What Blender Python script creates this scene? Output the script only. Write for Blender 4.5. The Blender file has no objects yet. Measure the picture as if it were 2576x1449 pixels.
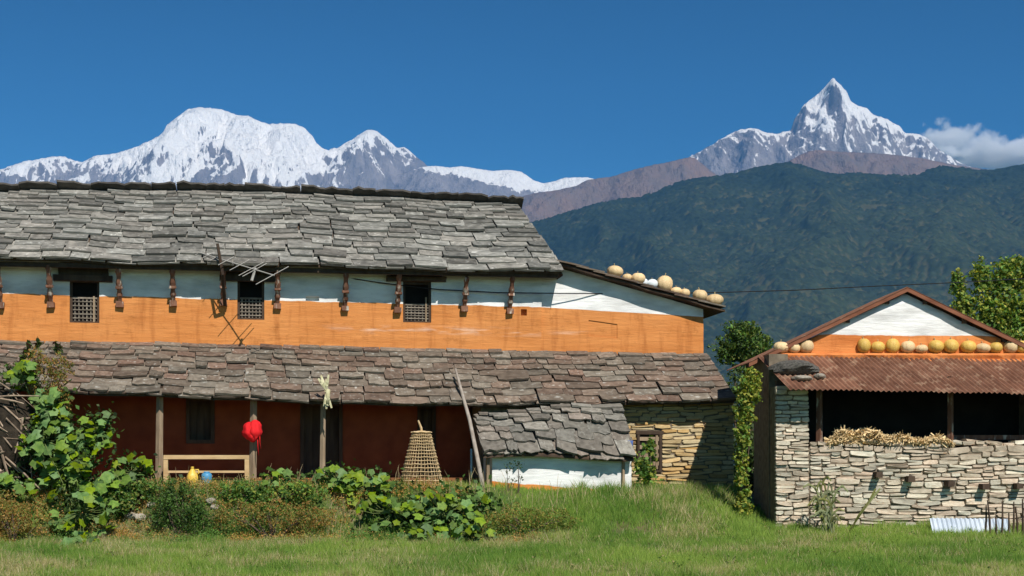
import bpy, math, random
import numpy as np
from mathutils import Vector, Matrix, Euler

SC = bpy.context.scene
COL = SC.collection
rad = math.radians
RNG = np.random.default_rng(7)
random.seed(11)

# ------------------------------------------------------------------ camera
F = 50.0 / 36.0 * 2576.0          # focal length in units of a 2576 px wide picture
HOR, CX, EYE = 1180.0, 1288.0, 1.75
cam_d = bpy.data.cameras.new('camera')
cam_d.lens, cam_d.sensor_width = 50.0, 36.0
cam_d.shift_y = (HOR - 724.5) / 2576.0
cam_d.clip_start, cam_d.clip_end = 0.1, 120000.0
cam = bpy.data.objects.new('camera', cam_d)
COL.objects.link(cam)
cam.location = (0, 0, EYE)
cam.rotation_euler = (rad(90), 0, 0)
SC.camera = cam

# ------------------------------------------------------------------ sky and sun
SUN_EL, SUN_AZ = 46.0, 23.0       # elevation; degrees to the right of straight behind the camera
W = bpy.data.worlds.new('World')
SC.world = W
W.use_nodes = True
wn, wl = W.node_tree.nodes, W.node_tree.links
bg = wn['Background']
sky = wn.new('ShaderNodeTexSky')
sky.sky_type = 'NISHITA'
sky.sun_disc = False
sky.sun_elevation = rad(SUN_EL)
sky.sun_rotation = rad(180.0 - SUN_AZ)
sky.altitude = 1700.0
sky.air_density, sky.dust_density, sky.ozone_density = 1.0, 0.15, 4.0
hs = wn.new('ShaderNodeHueSaturation')
hs.inputs['Hue'].default_value = 0.495
hs.inputs['Saturation'].default_value = 1.0
hs.inputs['Value'].default_value = 0.26
gm = wn.new('ShaderNodeGamma')
gm.inputs['Gamma'].default_value = 2.15
wl.new(sky.outputs[0], gm.inputs[0])
wl.new(gm.outputs[0], hs.inputs['Color'])
tint = wn.new('ShaderNodeMix'); tint.data_type = 'RGBA'; tint.blend_type = 'MULTIPLY'
tint.inputs[0].default_value = 1.0
tint.inputs[7].default_value = (0.76, 0.90, 0.66, 1)
wl.new(hs.outputs[0], tint.inputs[6])
wl.new(tint.outputs[2], bg.inputs['Color'])
bg.inputs['Strength'].default_value = 0.05

sun_d = bpy.data.lights.new('sun', 'SUN')
sun_d.energy = 4.8
sun_d.angle = rad(0.53)
sun_d.color = (1.0, 0.955, 0.88)
sun = bpy.data.objects.new('sun', sun_d)
COL.objects.link(sun)
_e, _a = rad(SUN_EL), rad(SUN_AZ)
SUNDIR = Vector((math.sin(_a) * math.cos(_e), -math.cos(_a) * math.cos(_e), math.sin(_e)))
sun.rotation_euler = SUNDIR.to_track_quat('Z', 'Y').to_euler()
sun.location = SUNDIR * 200

SC.view_settings.view_transform = 'Standard'
SC.view_settings.look = 'None'
SC.view_settings.gamma = 1.0
SC.view_settings.exposure = 0.18
SC.view_settings.use_curve_mapping = False
SC.cycles.use_denoising = True
SC.cycles.max_bounces = 14
SC.cycles.diffuse_bounces = 3
SC.cycles.transparent_max_bounces = 6
SC.cycles.transmission_bounces = 4
SC.cycles.glossy_bounces = 2
SC.cycles.volume_bounces = 10

# ------------------------------------------------------------------ helpers
def PX(px, py, Y):
    """point at distance Y that is seen at picture position px, py (2576 wide)"""
    return Vector(((px - CX) / F * Y, Y, EYE + (HOR - py) / F * Y))

def sm(a, b, x):
    t = np.clip((np.asarray(x, float) - a) / (b - a), 0, 1)
    return t * t * (3 - 2 * t)

def tag(o, label=None, cat=None, group=None, kind=None):
    if label: o['label'] = label
    if cat: o['category'] = cat
    if group: o['group'] = group
    if kind: o['kind'] = kind
    return o

def link(name, data, parent=None, mat=None):
    o = bpy.data.objects.new(name, data)
    COL.objects.link(o)
    if parent: o.parent = parent
    if mat is not None and data is not None and len(data.materials) == 0:
        data.materials.append(mat)
    return o

def empty(name, loc, rz=0.0):
    o = bpy.data.objects.new(name, None)
    COL.objects.link(o)
    o.location = loc
    o.rotation_euler = (0, 0, rz)
    o.empty_display_size = 0.2
    return o

def mesh_np(name, V, Fq, mat=None, smooth=False, attrs=None):
    """fast mesh from numpy arrays; Fq is (n,3) or (n,4)"""
    V = np.asarray(V, np.float32); Fq = np.asarray(Fq, np.int32)
    k = Fq.shape[1]
    me = bpy.data.meshes.new(name)
    me.vertices.add(len(V)); me.vertices.foreach_set('co', V.ravel())
    me.loops.add(Fq.size); me.loops.foreach_set('vertex_index', Fq.ravel())
    me.polygons.add(len(Fq))
    me.polygons.foreach_set('loop_start', np.arange(0, Fq.size, k, dtype=np.int32))
    me.polygons.foreach_set('loop_total', np.full(len(Fq), k, np.int32))
    if smooth: me.polygons.foreach_set('use_smooth', np.ones(len(Fq), bool))
    me.update(calc_edges=True)
    for nm, (typ, arr) in (attrs or {}).items():
        a = me.attributes.new(nm, typ, 'POINT')
        a.data.foreach_set('color' if typ == 'FLOAT_COLOR' else 'value', np.asarray(arr, np.float32).ravel())
    if mat: me.materials.append(mat)
    return me

class MB:
    """collects boxes, tubes and faces into one mesh"""
    def __init__(s): s.v, s.f = [], []
    def add(s, vs, fs):
        b = len(s.v); s.v += [tuple(p) for p in vs]; s.f += [tuple(i + b for i in f) for f in fs]
        return s
    def box(s, x0, x1, y0, y1, z0, z1, jit=0.0):
        j = lambda: random.uniform(-jit, jit)
        vs = [(x + j(), y + j(), z + j()) for z in (z0, z1) for x, y in ((x0, y0), (x1, y0), (x1, y1), (x0, y1))]
        return s.add(vs, [(3, 2, 1, 0), (4, 5, 6, 7), (0, 1, 5, 4), (1, 2, 6, 5), (2, 3, 7, 6), (3, 0, 4, 7)])
    def hexa(s, p):   # 8 points: bottom ring 0-3, top ring 4-7
        return s.add(p, [(3, 2, 1, 0), (4, 5, 6, 7), (0, 1, 5, 4), (1, 2, 6, 5), (2, 3, 7, 6), (3, 0, 4, 7)])
    def tube(s, pts, r, n=7, flat=1.0, cap=True):
        pts = [Vector(p) for p in pts]
        rs = r if isinstance(r, (list, tuple)) else [r] * len(pts)
        b = len(s.v); prev = None
        for i, p in enumerate(pts):
            d = (pts[min(i + 1, len(pts) - 1)] - pts[max(i - 1, 0)]).normalized()
            if prev is None:
                up = Vector((0, 0, 1)) if abs(d.z) < 0.9 else Vector((1, 0, 0))
                a = d.cross(up).normalized()
            else:
                a = (prev - d * prev.dot(d)).normalized()
            prev = a; c = d.cross(a)
            for k in range(n):
                t = 2 * math.pi * k / n
                s.v.append(tuple(p + (a * math.cos(t) + c * math.sin(t) * flat) * rs[i]))
        for i in range(len(pts) - 1):
            for k in range(n):
                k2 = (k + 1) % n
                s.f.append((b + i * n + k, b + i * n + k2, b + (i + 1) * n + k2, b + (i + 1) * n + k))
        if cap:
            s.f.append(tuple(b + k for k in reversed(range(n))))
            s.f.append(tuple(b + (len(pts) - 1) * n + k for k in range(n)))
        return s
    def lathe(s, prof, n=16, c=(0, 0, 0), fr=None):
        b = len(s.v)
        for (r, z) in prof:
            for k in range(n):
                t = 2 * math.pi * k / n
                q = fr(t, z) if fr else 1.0
                s.v.append((c[0] + r * q * math.cos(t), c[1] + r * q * math.sin(t), c[2] + z))
        for i in range(len(prof) - 1):
            for k in range(n):
                k2 = (k + 1) % n
                s.f.append((b + i * n + k, b + i * n + k2, b + (i + 1) * n + k2, b + (i + 1) * n + k))
        s.f.append(tuple(b + k for k in reversed(range(n))))
        s.f.append(tuple(b + (len(prof) - 1) * n + k for k in range(n)))
        return s
    def mesh(s, name, mat=None, smooth=False):
        me = bpy.data.meshes.new(name)
        me.from_pydata(s.v, [], s.f)
        if smooth: me.polygons.foreach_set('use_smooth', [True] * len(me.polygons))
        me.update()
        if mat: me.materials.append(mat)
        return me
    def build(s, name, mat, parent=None, smooth=False):
        return link(name, s.mesh(name, mat, smooth), parent)

# ------------------------------------------------------------------ noise
_PERM = np.random.default_rng(3).permutation(512)
_PERM = np.concatenate([_PERM, _PERM, _PERM])
_GA = np.random.default_rng(4).uniform(0, 2 * np.pi, 512)
def perlin(x, y, seed=0):
    x = np.asarray(x, float) + seed * 17.31; y = np.asarray(y, float) + seed * 9.77
    xi = np.floor(x).astype(int); yi = np.floor(y).astype(int)
    xf = x - xi; yf = y - yi
    u = xf * xf * xf * (xf * (xf * 6 - 15) + 10); v = yf * yf * yf * (yf * (yf * 6 - 15) + 10)
    def g(ix, iy, dx, dy):
        a = _GA[_PERM[(_PERM[ix & 511] + iy) & 511] & 511]
        return np.cos(a) * dx + np.sin(a) * dy
    n00 = g(xi, yi, xf, yf); n10 = g(xi + 1, yi, xf - 1, yf)
    n01 = g(xi, yi + 1, xf, yf - 1); n11 = g(xi + 1, yi + 1, xf - 1, yf - 1)
    return (n00 * (1 - u) + n10 * u) * (1 - v) + (n01 * (1 - u) + n11 * u) * v
def fbm(x, y, oct=4, seed=0, gain=0.5):
    s, a, f = 0, 1, 1
    for i in range(oct):
        s = s + a * perlin(x * f, y * f, seed + i * 3); a *= gain; f *= 2.03
    return s
def ridged(x, y, oct=4, seed=0, gain=0.5):
    s, a, f, t = 0, 1, 1, 0
    for i in range(oct):
        s = s + a * (1 - np.abs(perlin(x * f, y * f, seed + i * 5)) * 1.9); t += a; a *= gain; f *= 2.07
    return s / t

# ------------------------------------------------------------------ materials
def new_mat(name):
    m = bpy.data.materials.new(name); m.use_nodes = True
    nt = m.node_tree
    return m, nt, nt.nodes, nt.links, nt.nodes['Principled BSDF']

def rgba(c): return (c[0], c[1], c[2], 1.0)

def ramp(nd, stops):
    r = nd.new('ShaderNodeValToRGB')
    el = r.color_ramp.elements
    while len(el) < len(stops): el.new(0.5)
    for e, (p, c) in zip(el, stops):
        e.position = p
        e.color = rgba(c) if isinstance(c, (tuple, list)) else (c, c, c, 1)
    return r

def math_node(nd, lk, op, a, b=None, clamp=False):
    n = nd.new('ShaderNodeMath'); n.operation = op; n.use_clamp = clamp
    for i, x in enumerate((a, b)):
        if x is None: continue
        if isinstance(x, (int, float)): n.inputs[i].default_value = x
        else: lk.new(x, n.inputs[i])
    return n.outputs[0]

def mix_col(nd, lk, fac, a, b, mode='MIX'):
    n = nd.new('ShaderNodeMix'); n.data_type = 'RGBA'; n.blend_type = mode
    if isinstance(fac, (int, float)): n.inputs[0].default_value = fac
    else: lk.new(fac, n.inputs[0])
    for i, x in ((6, a), (7, b)):
        if isinstance(x, (tuple, list)): n.inputs[i].default_value = rgba(x)
        else: lk.new(x, n.inputs[i])
    return n.outputs[2]

def noise_node(nd, lk, vec, scale, detail=4.0, rough=0.55):
    n = nd.new('ShaderNodeTexNoise')
    n.inputs['Scale'].default_value = scale
    n.inputs['Detail'].default_value = detail
    n.inputs['Roughness'].default_value = rough
    if vec is not None: lk.new(vec, n.inputs['Vector'])
    return n.outputs[0]

def surf(name, c1, c2, scale=6.0, rough=0.9, bump=0.15, objrand=0.0, stretch=(1, 1, 1), c3=None, c3amt=0.6,
         c3scale=None, world=False, attr=None, transl=0.0, huevar=0.0, spec=0.2, bdist=0.02):
    """noise-blended two (or three) tone surface with optional per-object variation"""
    m, nt, nd, lk, bs = new_mat(name)
    if world:
        g = nd.new('ShaderNodeNewGeometry'); vec = g.outputs['Position']
    else:
        tc = nd.new('ShaderNodeTexCoord'); vec = tc.outputs['Object']
    if objrand > 0 or huevar > 0:
        oi = nd.new('ShaderNodeObjectInfo')
    mp = nd.new('ShaderNodeMapping'); mp.inputs['Scale'].default_value = stretch
    lk.new(vec, mp.inputs['Vector'])
    if objrand > 0 and not world:
        cmb = nd.new('ShaderNodeVectorMath'); cmb.operation = 'MULTIPLY_ADD'
        lk.new(oi.outputs['Random'], cmb.inputs[0]); cmb.inputs[1].default_value = (37, 53, 71)
        lk.new(mp.outputs[0], cmb.inputs[2]); vec = cmb.outputs[0]
    else:
        vec = mp.outputs[0]
    n1 = noise_node(nd, lk, vec, scale)
    r = ramp(nd, [(0.32, c1), (0.68, c2)])
    lk.new(n1, r.inputs[0])
    col = r.outputs[0]
    if c3 is not None:
        n2 = noise_node(nd, lk, vec, c3scale or scale * 0.45, 5.0, 0.6)
        r2 = ramp(nd, [(c3amt - 0.05, 0.0), (c3amt + 0.06, 1.0)])
        lk.new(n2, r2.inputs[0])
        col = mix_col(nd, lk, r2.outputs[0], col, c3)
    if attr:
        a = nd.new('ShaderNodeAttribute'); a.attribute_name = attr
        col = mix_col(nd, lk, 1.0, col, a.outputs['Color'], 'MULTIPLY')
    if objrand > 0:
        v = nd.new('ShaderNodeHueSaturation')
        mr = nd.new('ShaderNodeMapRange')
        lk.new(oi.outputs['Random'], mr.inputs[0])
        mr.inputs[3].default_value = 1 - objrand; mr.inputs[4].default_value = 1 + objrand
        lk.new(mr.outputs[0], v.inputs['Value'])
        if huevar > 0:
            w = nd.new('ShaderNodeTexWhiteNoise'); w.noise_dimensions = '1D'
            lk.new(oi.outputs['Random'], w.inputs['W'])
            mr2 = nd.new('ShaderNodeMapRange'); lk.new(w.outputs['Value'], mr2.inputs[0])
            mr2.inputs[3].default_value = 0.5 - huevar; mr2.inputs[4].default_value = 0.5 + huevar
            lk.new(mr2.outputs[0], v.inputs['Hue'])
            mr3 = nd.new('ShaderNodeMapRange'); lk.new(w.outputs['Value'], mr3.inputs[0])
            mr3.inputs[3].default_value = 1.25; mr3.inputs[4].default_value = 0.75
            lk.new(mr3.outputs[0], v.inputs['Saturation'])
        lk.new(col, v.inputs['Color']); col = v.outputs[0]
    lk.new(col, bs.inputs['Base Color'])
    bs.inputs['Roughness'].default_value = rough
    bs.inputs['Specular IOR Level'].default_value = spec
    if bump > 0:
        nb = noise_node(nd, lk, vec, scale * 2.5, 6.0, 0.65)
        b = nd.new('ShaderNodeBump'); b.inputs['Strength'].default_value = bump; b.inputs['Distance'].default_value = bdist
        lk.new(nb, b.inputs['Height']); lk.new(b.outputs[0], bs.inputs['Normal'])
    if transl > 0:
        t = nd.new('ShaderNodeBsdfTranslucent')
        tcol = mix_col(nd, lk, 1.0, col, (1.15, 1.2, 0.55), 'MULTIPLY')
        lk.new(tcol, t.inputs['Color'])
        ms = nd.new('ShaderNodeMixShader'); ms.inputs[0].default_value = transl
        lk.new(bs.outputs[0], ms.inputs[1]); lk.new(t.outputs[0], ms.inputs[2])
        lk.new(ms.outputs[0], nd['Material Output'].inputs[0])
    return m

# ------------------------------------------------------------------ ground sheet
def ground_z(X, Y):
    X = np.asarray(X, float); Y = np.asarray(Y, float)
    lawn = 0.02 + 0.022 * np.clip(Y - 23, -10, 14) + 0.11 * sm(2, 8, X) * sm(24, 31, Y)
    terr = 1.33 - 0.22 * sm(-1.0, 4.5, X)
    r = sm(-1.6, 1.2, X); q = sm(4.6, 6.2, X)
    y0 = (30.6 + 0.06 * np.minimum(X, 0)) * (1 - r) + 28.6 * r
    y1 = (31.7 + 0.06 * np.minimum(X, 0)) * (1 - r) + 33.6 * r
    y1 = y1 * (1 - q) + 37.0 * q
    t = np.clip((Y - y0) / (y1 - y0), 0, 1); t = t * t * (3 - 2 * t)
    z = lawn * (1 - t) + terr * t
    z = z + 0.035 * fbm(X * 0.45, Y * 0.45, 3, 5) * (1 - sm(40, 60, Y))
    far = np.maximum(sm(45, 140, Y), np.maximum(sm(30, 140, np.abs(X)), sm(10, 140, -Y)))
    return z * (1 - far) + (-4.0) * far

def gz(x, y): return float(ground_z(x, y))

def ground_sheet():
    def axis(lo, hi, step, L):
        fine = np.arange(lo, hi + 1e-6, step)
        g = step * np.cumsum(1.25 ** np.arange(1, 60)); g = g[g < L]
        return np.concatenate([(lo - g)[::-1], fine, hi + g])
    xs, ys = axis(-14, 16, 0.22, 60000), axis(18, 42, 0.22, 60000)
    X, Y = np.meshgrid(xs, ys)
    Z = ground_z(X, Y)
    V = np.stack([X, Y, Z], -1).reshape(-1, 3)
    nx, ny = len(xs), len(ys)
    i = (np.arange(ny - 1)[:, None] * nx + np.arange(nx - 1)[None]).ravel()
    Q = np.stack([i, i + 1, i + 1 + nx, i + nx], -1)
    m = surf('ground_soil', (0.055, 0.075, 0.02), (0.17, 0.13, 0.065), 1.6, 0.95, 0.4, world=True,
             c3=(0.06, 0.10, 0.022), c3amt=0.5, c3scale=0.5, bdist=0.05)
    o = link('ground', mesh_np('ground', V, Q, m, True))
    tag(o, 'grassy sloping ground of the field and farmyard', 'ground', kind='structure')
ground_sheet()

# ------------------------------------------------------------------ far mountains
def interp_prof(prof, Yc, X):
    p = np.array(prof, float)
    return np.interp(X, (p[:, 0] - CX) / F * Yc, EYE + (HOR - p[:, 1]) / F * Yc)

def gblur(h, sig):
    if sig < 0.3: return h
    r = int(sig * 3) + 1
    k = np.exp(-0.5 * (np.arange(-r, r + 1) / sig) ** 2); k /= k.sum()
    return np.convolve(np.pad(h, r, mode='edge'), k, mode='valid')

def massif(name, prof, Yc, Yref, p0, p1, dfront, step, slope, amp, lam, mat, jag, seed, snow_fn, label, cat='mountain', grow=0.28, dback=900.0, spurs=(), extra=None):
    k = Yc / Yref
    step, amp, lam, jag, dfront, dback = step * k, amp * k, lam * k, jag * k, dfront * k, dback * k
    xs = np.arange((p0 - CX) / F * Yc, (p1 - CX) / F * Yc, step)
    ds = np.arange(-int(dback / step), int(dfront / step)) * step
    Hc = interp_prof(prof, Yc, xs)
    Hc = Hc + jag * fbm(xs / (jag * 5.0), xs * 0 + seed, 5, seed, 0.68)
    lev = np.array([0, 60, 150, 350, 800, 1700.0]) * k
    stack = np.stack([gblur(Hc, s * 1.0 / step) for s in lev])
    X, D = np.meshgrid(xs, ds)
    ad = np.abs(D)
    s = np.clip(ad * grow, 0, lev[-1] - 1)
    idx = np.clip(np.searchsorted(lev, s, side='right') - 1, 0, len(lev) - 2)
    t = (s - lev[idx]) / (lev[idx + 1] - lev[idx])
    ix = np.broadcast_to(np.arange(len(xs))[None], X.shape)
    H = stack[idx, ix] * (1 - t) + stack[idx + 1, ix] * t
    Z = H - slope * ad ** 0.97
    Z = np.where(D < 0, Z - 0.5 * ad, Z)
    wx = X + 0.35 * lam * fbm(X / lam, D / lam, 3, seed + 40)
    wd = D + 0.35 * lam * fbm(X / lam, D / lam, 3, seed + 50)
    g1 = 1 - np.exp(-ad / (lam * 0.55)); g2 = 1 - np.exp(-ad / (lam * 0.14)); g3 = 1 - np.exp(-ad / (lam * 0.05))
    R = amp * (g1 * (ridged(wx / lam, wd / (lam * 2.2), 2, seed) - 0.62)
               + 0.62 * g2 * (ridged(wx / (lam * 0.33), wd / (lam * 0.75), 3, seed + 9) - 0.62)
               + 0.34 * g3 * (ridged(wx / (lam * 0.10), wd / (lam * 0.22), 3, seed + 21) - 0.6))
    Z = Z + R
    for (pa, pb, d1, hgt, wid) in spurs:      # buttresses running down the face
        d1, hgt, wid = d1 * k, hgt * k, wid * k
        xa, xb = (pa - CX) / F * Yc, (pb - CX) / F * Yc
        xc = xa + (xb - xa) * np.clip(D / d1, 0, 1.3) + 0.12 * lam * perlin(D / (lam * 0.4), D * 0 + pa * 0.01, seed + 3)
        w = wid * (0.35 + D / d1)
        Z = Z + np.where(D > 0, hgt * np.clip(D / (0.3 * d1), 0, 1) * np.clip(1 - np.abs(X - xc) / np.maximum(w, 1), 0, 1) * (1 - sm(0.9, 1.4, D / d1)), 0)
    if extra is not None: Z = extra(X, D, Z)
    Z = np.maximum(Z, -6.0)
    Ym = Yc - D
    pp = np.array(prof, float)                    # no buttress stands higher than the crest behind it
    lim = np.interp(X / Ym * F + CX, pp[:, 0], pp[:, 1]) + 1.5 + np.minimum(0.012 * np.abs(D) / k, 14)
    Zmax = EYE + (HOR - lim) / F * Ym
    Z = np.where(ad > step * 0.5, np.minimum(Z, Zmax + 0.25 * np.minimum(Z - Zmax, 0)), Z)
    gy, gx = np.gradient(Z, step)
    gul = 0.6 * (ridged(wx / (lam * 0.22), wd / (lam * 0.6), 3, seed + 33) - 0.62) + 0.7 * (ridged(wx / (lam * 0.08), wd / (lam * 0.2), 3, seed + 35) - 0.62)
    ang = (HOR - (Z - EYE) / Ym * F)              # picture row on which the point is seen
    pxs = X / Ym * F + CX
    sn = snow_fn(pxs, ang, gx, gy, X / k, D / k) - 1.8 * gul
    V = np.stack([X, Ym, Z], -1).reshape(-1, 3)
    nx, ny = len(xs), len(ds)
    i = (np.arange(ny - 1)[:, None] * nx + np.arange(nx - 1)[None]).ravel()
    Q = np.stack([i, i + nx, i + 1 + nx, i + 1], -1)
    o = link(name, mesh_np(name, V, Q, mat, True, {'snow': ('FLOAT', sn)}))
    return tag(o, label, cat, kind='structure')

def mountain_mat(name, rock1, rock2, snow=(0.93, 0.91, 0.885), scale=0.008):
    m, nt, nd, lk, bs = new_mat(name)
    g = nd.new('ShaderNodeNewGeometry')
    a = nd.new('ShaderNodeAttribute'); a.attribute_name = 'snow'
    mp = nd.new('ShaderNodeMapping'); mp.inputs['Scale'].default_value = (1, 0.45, 0.45)
    lk.new(g.outputs['Position'], mp.inputs['Vector'])
    n1 = noise_node(nd, lk, mp.outputs[0], scale, 7.0, 0.62)
    n2 = noise_node(nd, lk, mp.outputs[0], scale * 4, 6.0, 0.65)
    s = math_node(nd, lk, 'ADD', a.outputs['Fac'], math_node(nd, lk, 'MULTIPLY', math_node(nd, lk, 'SUBTRACT', n2, 0.5), 1.6))
    r = ramp(nd, [(0.40, 0.0), (0.60, 1.0)]); lk.new(s, r.inputs[0])
    rr = ramp(nd, [(0.35, rock1), (0.65, rock2)]); lk.new(n1, rr.inputs[0])
    col = mix_col(nd, lk, r.outputs[0], rr.outputs[0], snow)
    lk.new(col, bs.inputs['Base Color'])
    bs.inputs['Roughness'].default_value = 0.9
    bs.inputs['Specular IOR Level'].default_value = 0.1
    b = nd.new('ShaderNodeBump'); b.inputs['Strength'].default_value = 0.8; b.inputs['Distance'].default_value = 70
    lk.new(n2, b.inputs['Height']); lk.new(b.outputs[0], bs.inputs['Normal'])
    return m

M_ROCK = mountain_mat('snowy_rock', (0.19, 0.18, 0.19), (0.33, 0.30, 0.30))
M_BROWN = mountain_mat('brown_alpine_slope', (0.25, 0.17, 0.135), (0.18, 0.145, 0.13), scale=0.006)

PA = [(-400, 470), (-200, 440), (0, 427), (60, 406), (100, 399), (150, 392), (185, 403), (207, 408), (235, 393), (270, 388), (300, 384), (340, 369),
      (385, 350), (410, 334), (420, 315), (450, 290), (470, 276), (490, 270), (530, 272), (570, 278), (600, 291), (625, 291), (650, 304),
      (680, 312), (705, 311), (740, 310), (765, 321), (785, 339), (795, 358), (808, 372), (825, 377), (850, 371), (865, 362), (890, 349),
      (905, 337), (925, 325), (945, 329), (965, 344), (985, 359), (1000, 374), (1015, 369), (1030, 379), (1050, 396), (1068, 411),
      (1085, 425), (1110, 450), (1150, 480), (1200, 505), (1300, 540), (1400, 580)]
def snowA(px, py, gx, gy, X, D):
    line = 425 + 26 * fbm(X / 500., D / 500., 3, 8) - 26 * sm(470, 520, px) * (1 - sm(560, 620, px)) + 25 * sm(600, 640, px) * (1 - sm(790, 830, px)) - 62 * sm(845, 880, px) - 30 * (1 - sm(230, 330, px)) + 12 * (1 - sm(120, 170, px))
    steep = np.hypot(gx, gy)
    return 1.02 + (line - py) / 80.0 - 0.42 * np.clip(steep - 1.25, -0.3, 2.0) - 0.30 * np.clip(np.abs(gx) - 0.75, 0, 1.2)
massif('snow_mountain', PA, 14000.0, 19000.0, -420, 1420, 3600, 24.0, 0.95, 420.0, 1150.0, M_ROCK, 14.0, 2, snowA,
       'broad snow covered massif with a rounded summit behind the long slate roof', spurs=[(520, 470, 1500, 260, 500), (610, 640, 1600, 240, 420), (925, 890, 1300, 250, 380), (740, 735, 1400, 200, 380), (925, 1000, 1200, 160, 300)])

PB = [(900, 520), (1000, 440), (1060, 420), (1090, 417), (1130, 421), (1160, 418), (1200, 424), (1240, 430), (1275, 427), (1310, 431), (1325, 441), (1345, 455), (1368, 461),
      (1395, 456), (1420, 447), (1450, 446), (1480, 446), (1500, 452), (1560, 470), (1650, 500), (1800, 560)]
def snowB(px, py, gx, gy, X, D):
    line = np.interp(px, [1060, 1150, 1200, 1250, 1300, 1340, 1370, 1420, 1480], [424, 440, 452, 462, 476, 480, 478, 484, 482]) + 8 * fbm(X / 250., D / 250., 3, 8)
    return 0.9 + (line - py) / 10.0
massif('snow_ridge', PB, 13400.0, 17500.0, 880, 1820, 2600, 24.0, 0.75, 120.0, 700.0, M_ROCK, 6.0, 12, snowB,
       'low smooth snow ridge in the saddle between the two great mountains')

PC = [(1500, 520), (1600, 470), (1700, 420), (1740, 391), (1780, 370), (1810, 352), (1840, 335), (1870, 325), (1900, 321), (1915, 330), (1935, 334), (1955, 337), (1975, 331),
      (1990, 325), (1998, 300), (2010, 285), (2020, 265), (2040, 250), (2060, 235), (2075, 220), (2082, 210), (2090, 201), (2097, 196), (2104, 203), (2112, 211),
      (2130, 230), (2138, 252), (2160, 266), (2183, 274), (2190, 284), (2230, 299), (2265, 318), (2275, 333), (2300, 336), (2330, 344), (2360, 374), (2400, 400),
      (2430, 416), (2500, 432), (2576, 440), (2700, 460), (2900, 490)]
def snowC(px, py, gx, gy, X, D):
    line = 372 + 22 * fbm(X / 420., D / 420., 3, 18) + 10 * sm(2200, 2300, px) - 20 * (1 - sm(1960, 2000, px))
    steep = np.hypot(gx, gy)
    return 0.66 + (line - py) / 150.0 - 0.40 * np.clip(steep - 1.35, -0.3, 2.0) - 0.42 * np.clip(gx - 0.55, 0, 1.3)
massif('snow_peak', PC, 13000.0, 17000.0, 1480, 2950, 3000, 20.0, 1.15, 380.0, 800.0, M_ROCK, 14.0, 23, snowC,
       'sharp pyramid shaped snow peak rising above the forested hill', grow=0.22,
       spurs=[(2097, 2070, 900, 260, 260), (2097, 2140, 1100, 230, 260), (1900, 1860, 900, 230, 260), (2190, 2200, 900, 180, 240), (2020, 2010, 900, 200, 230), (2290, 2310, 800, 150, 230), (1900, 1960, 900, 150, 230)])

PD = [(900, 560), (1100, 530), (1220, 512), (1290, 500), (1340, 487), (1400, 478), (1450, 468), (1478, 452), (1500, 449), (1540, 444), (1570, 434), (1600, 425), (1640, 415), (1680, 408),
      (1720, 398), (1745, 396), (1768, 412), (1790, 432), (1830, 452), (1900, 462), (1940, 440), (1970, 412), (2000, 396), (2030, 381), (2060, 376), (2100, 381), (2150, 383), (2200, 385),
      (2260, 390), (2330, 400), (2380, 410), (2420, 418), (2500, 428), (2600, 436), (2800, 450)]
def snowD(px, py, gx, gy, X, D): return np.full(px.shape, -3.5)
massif('alpine_ridge', PD, 9600.0, 12500.0, 880, 2820, 3200, 26.0, 0.62, 230.0, 800.0, M_BROWN, 6.0, 31, snowD,
       'bare reddish brown alpine ridge below the snow peak', 'ridge')

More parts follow.
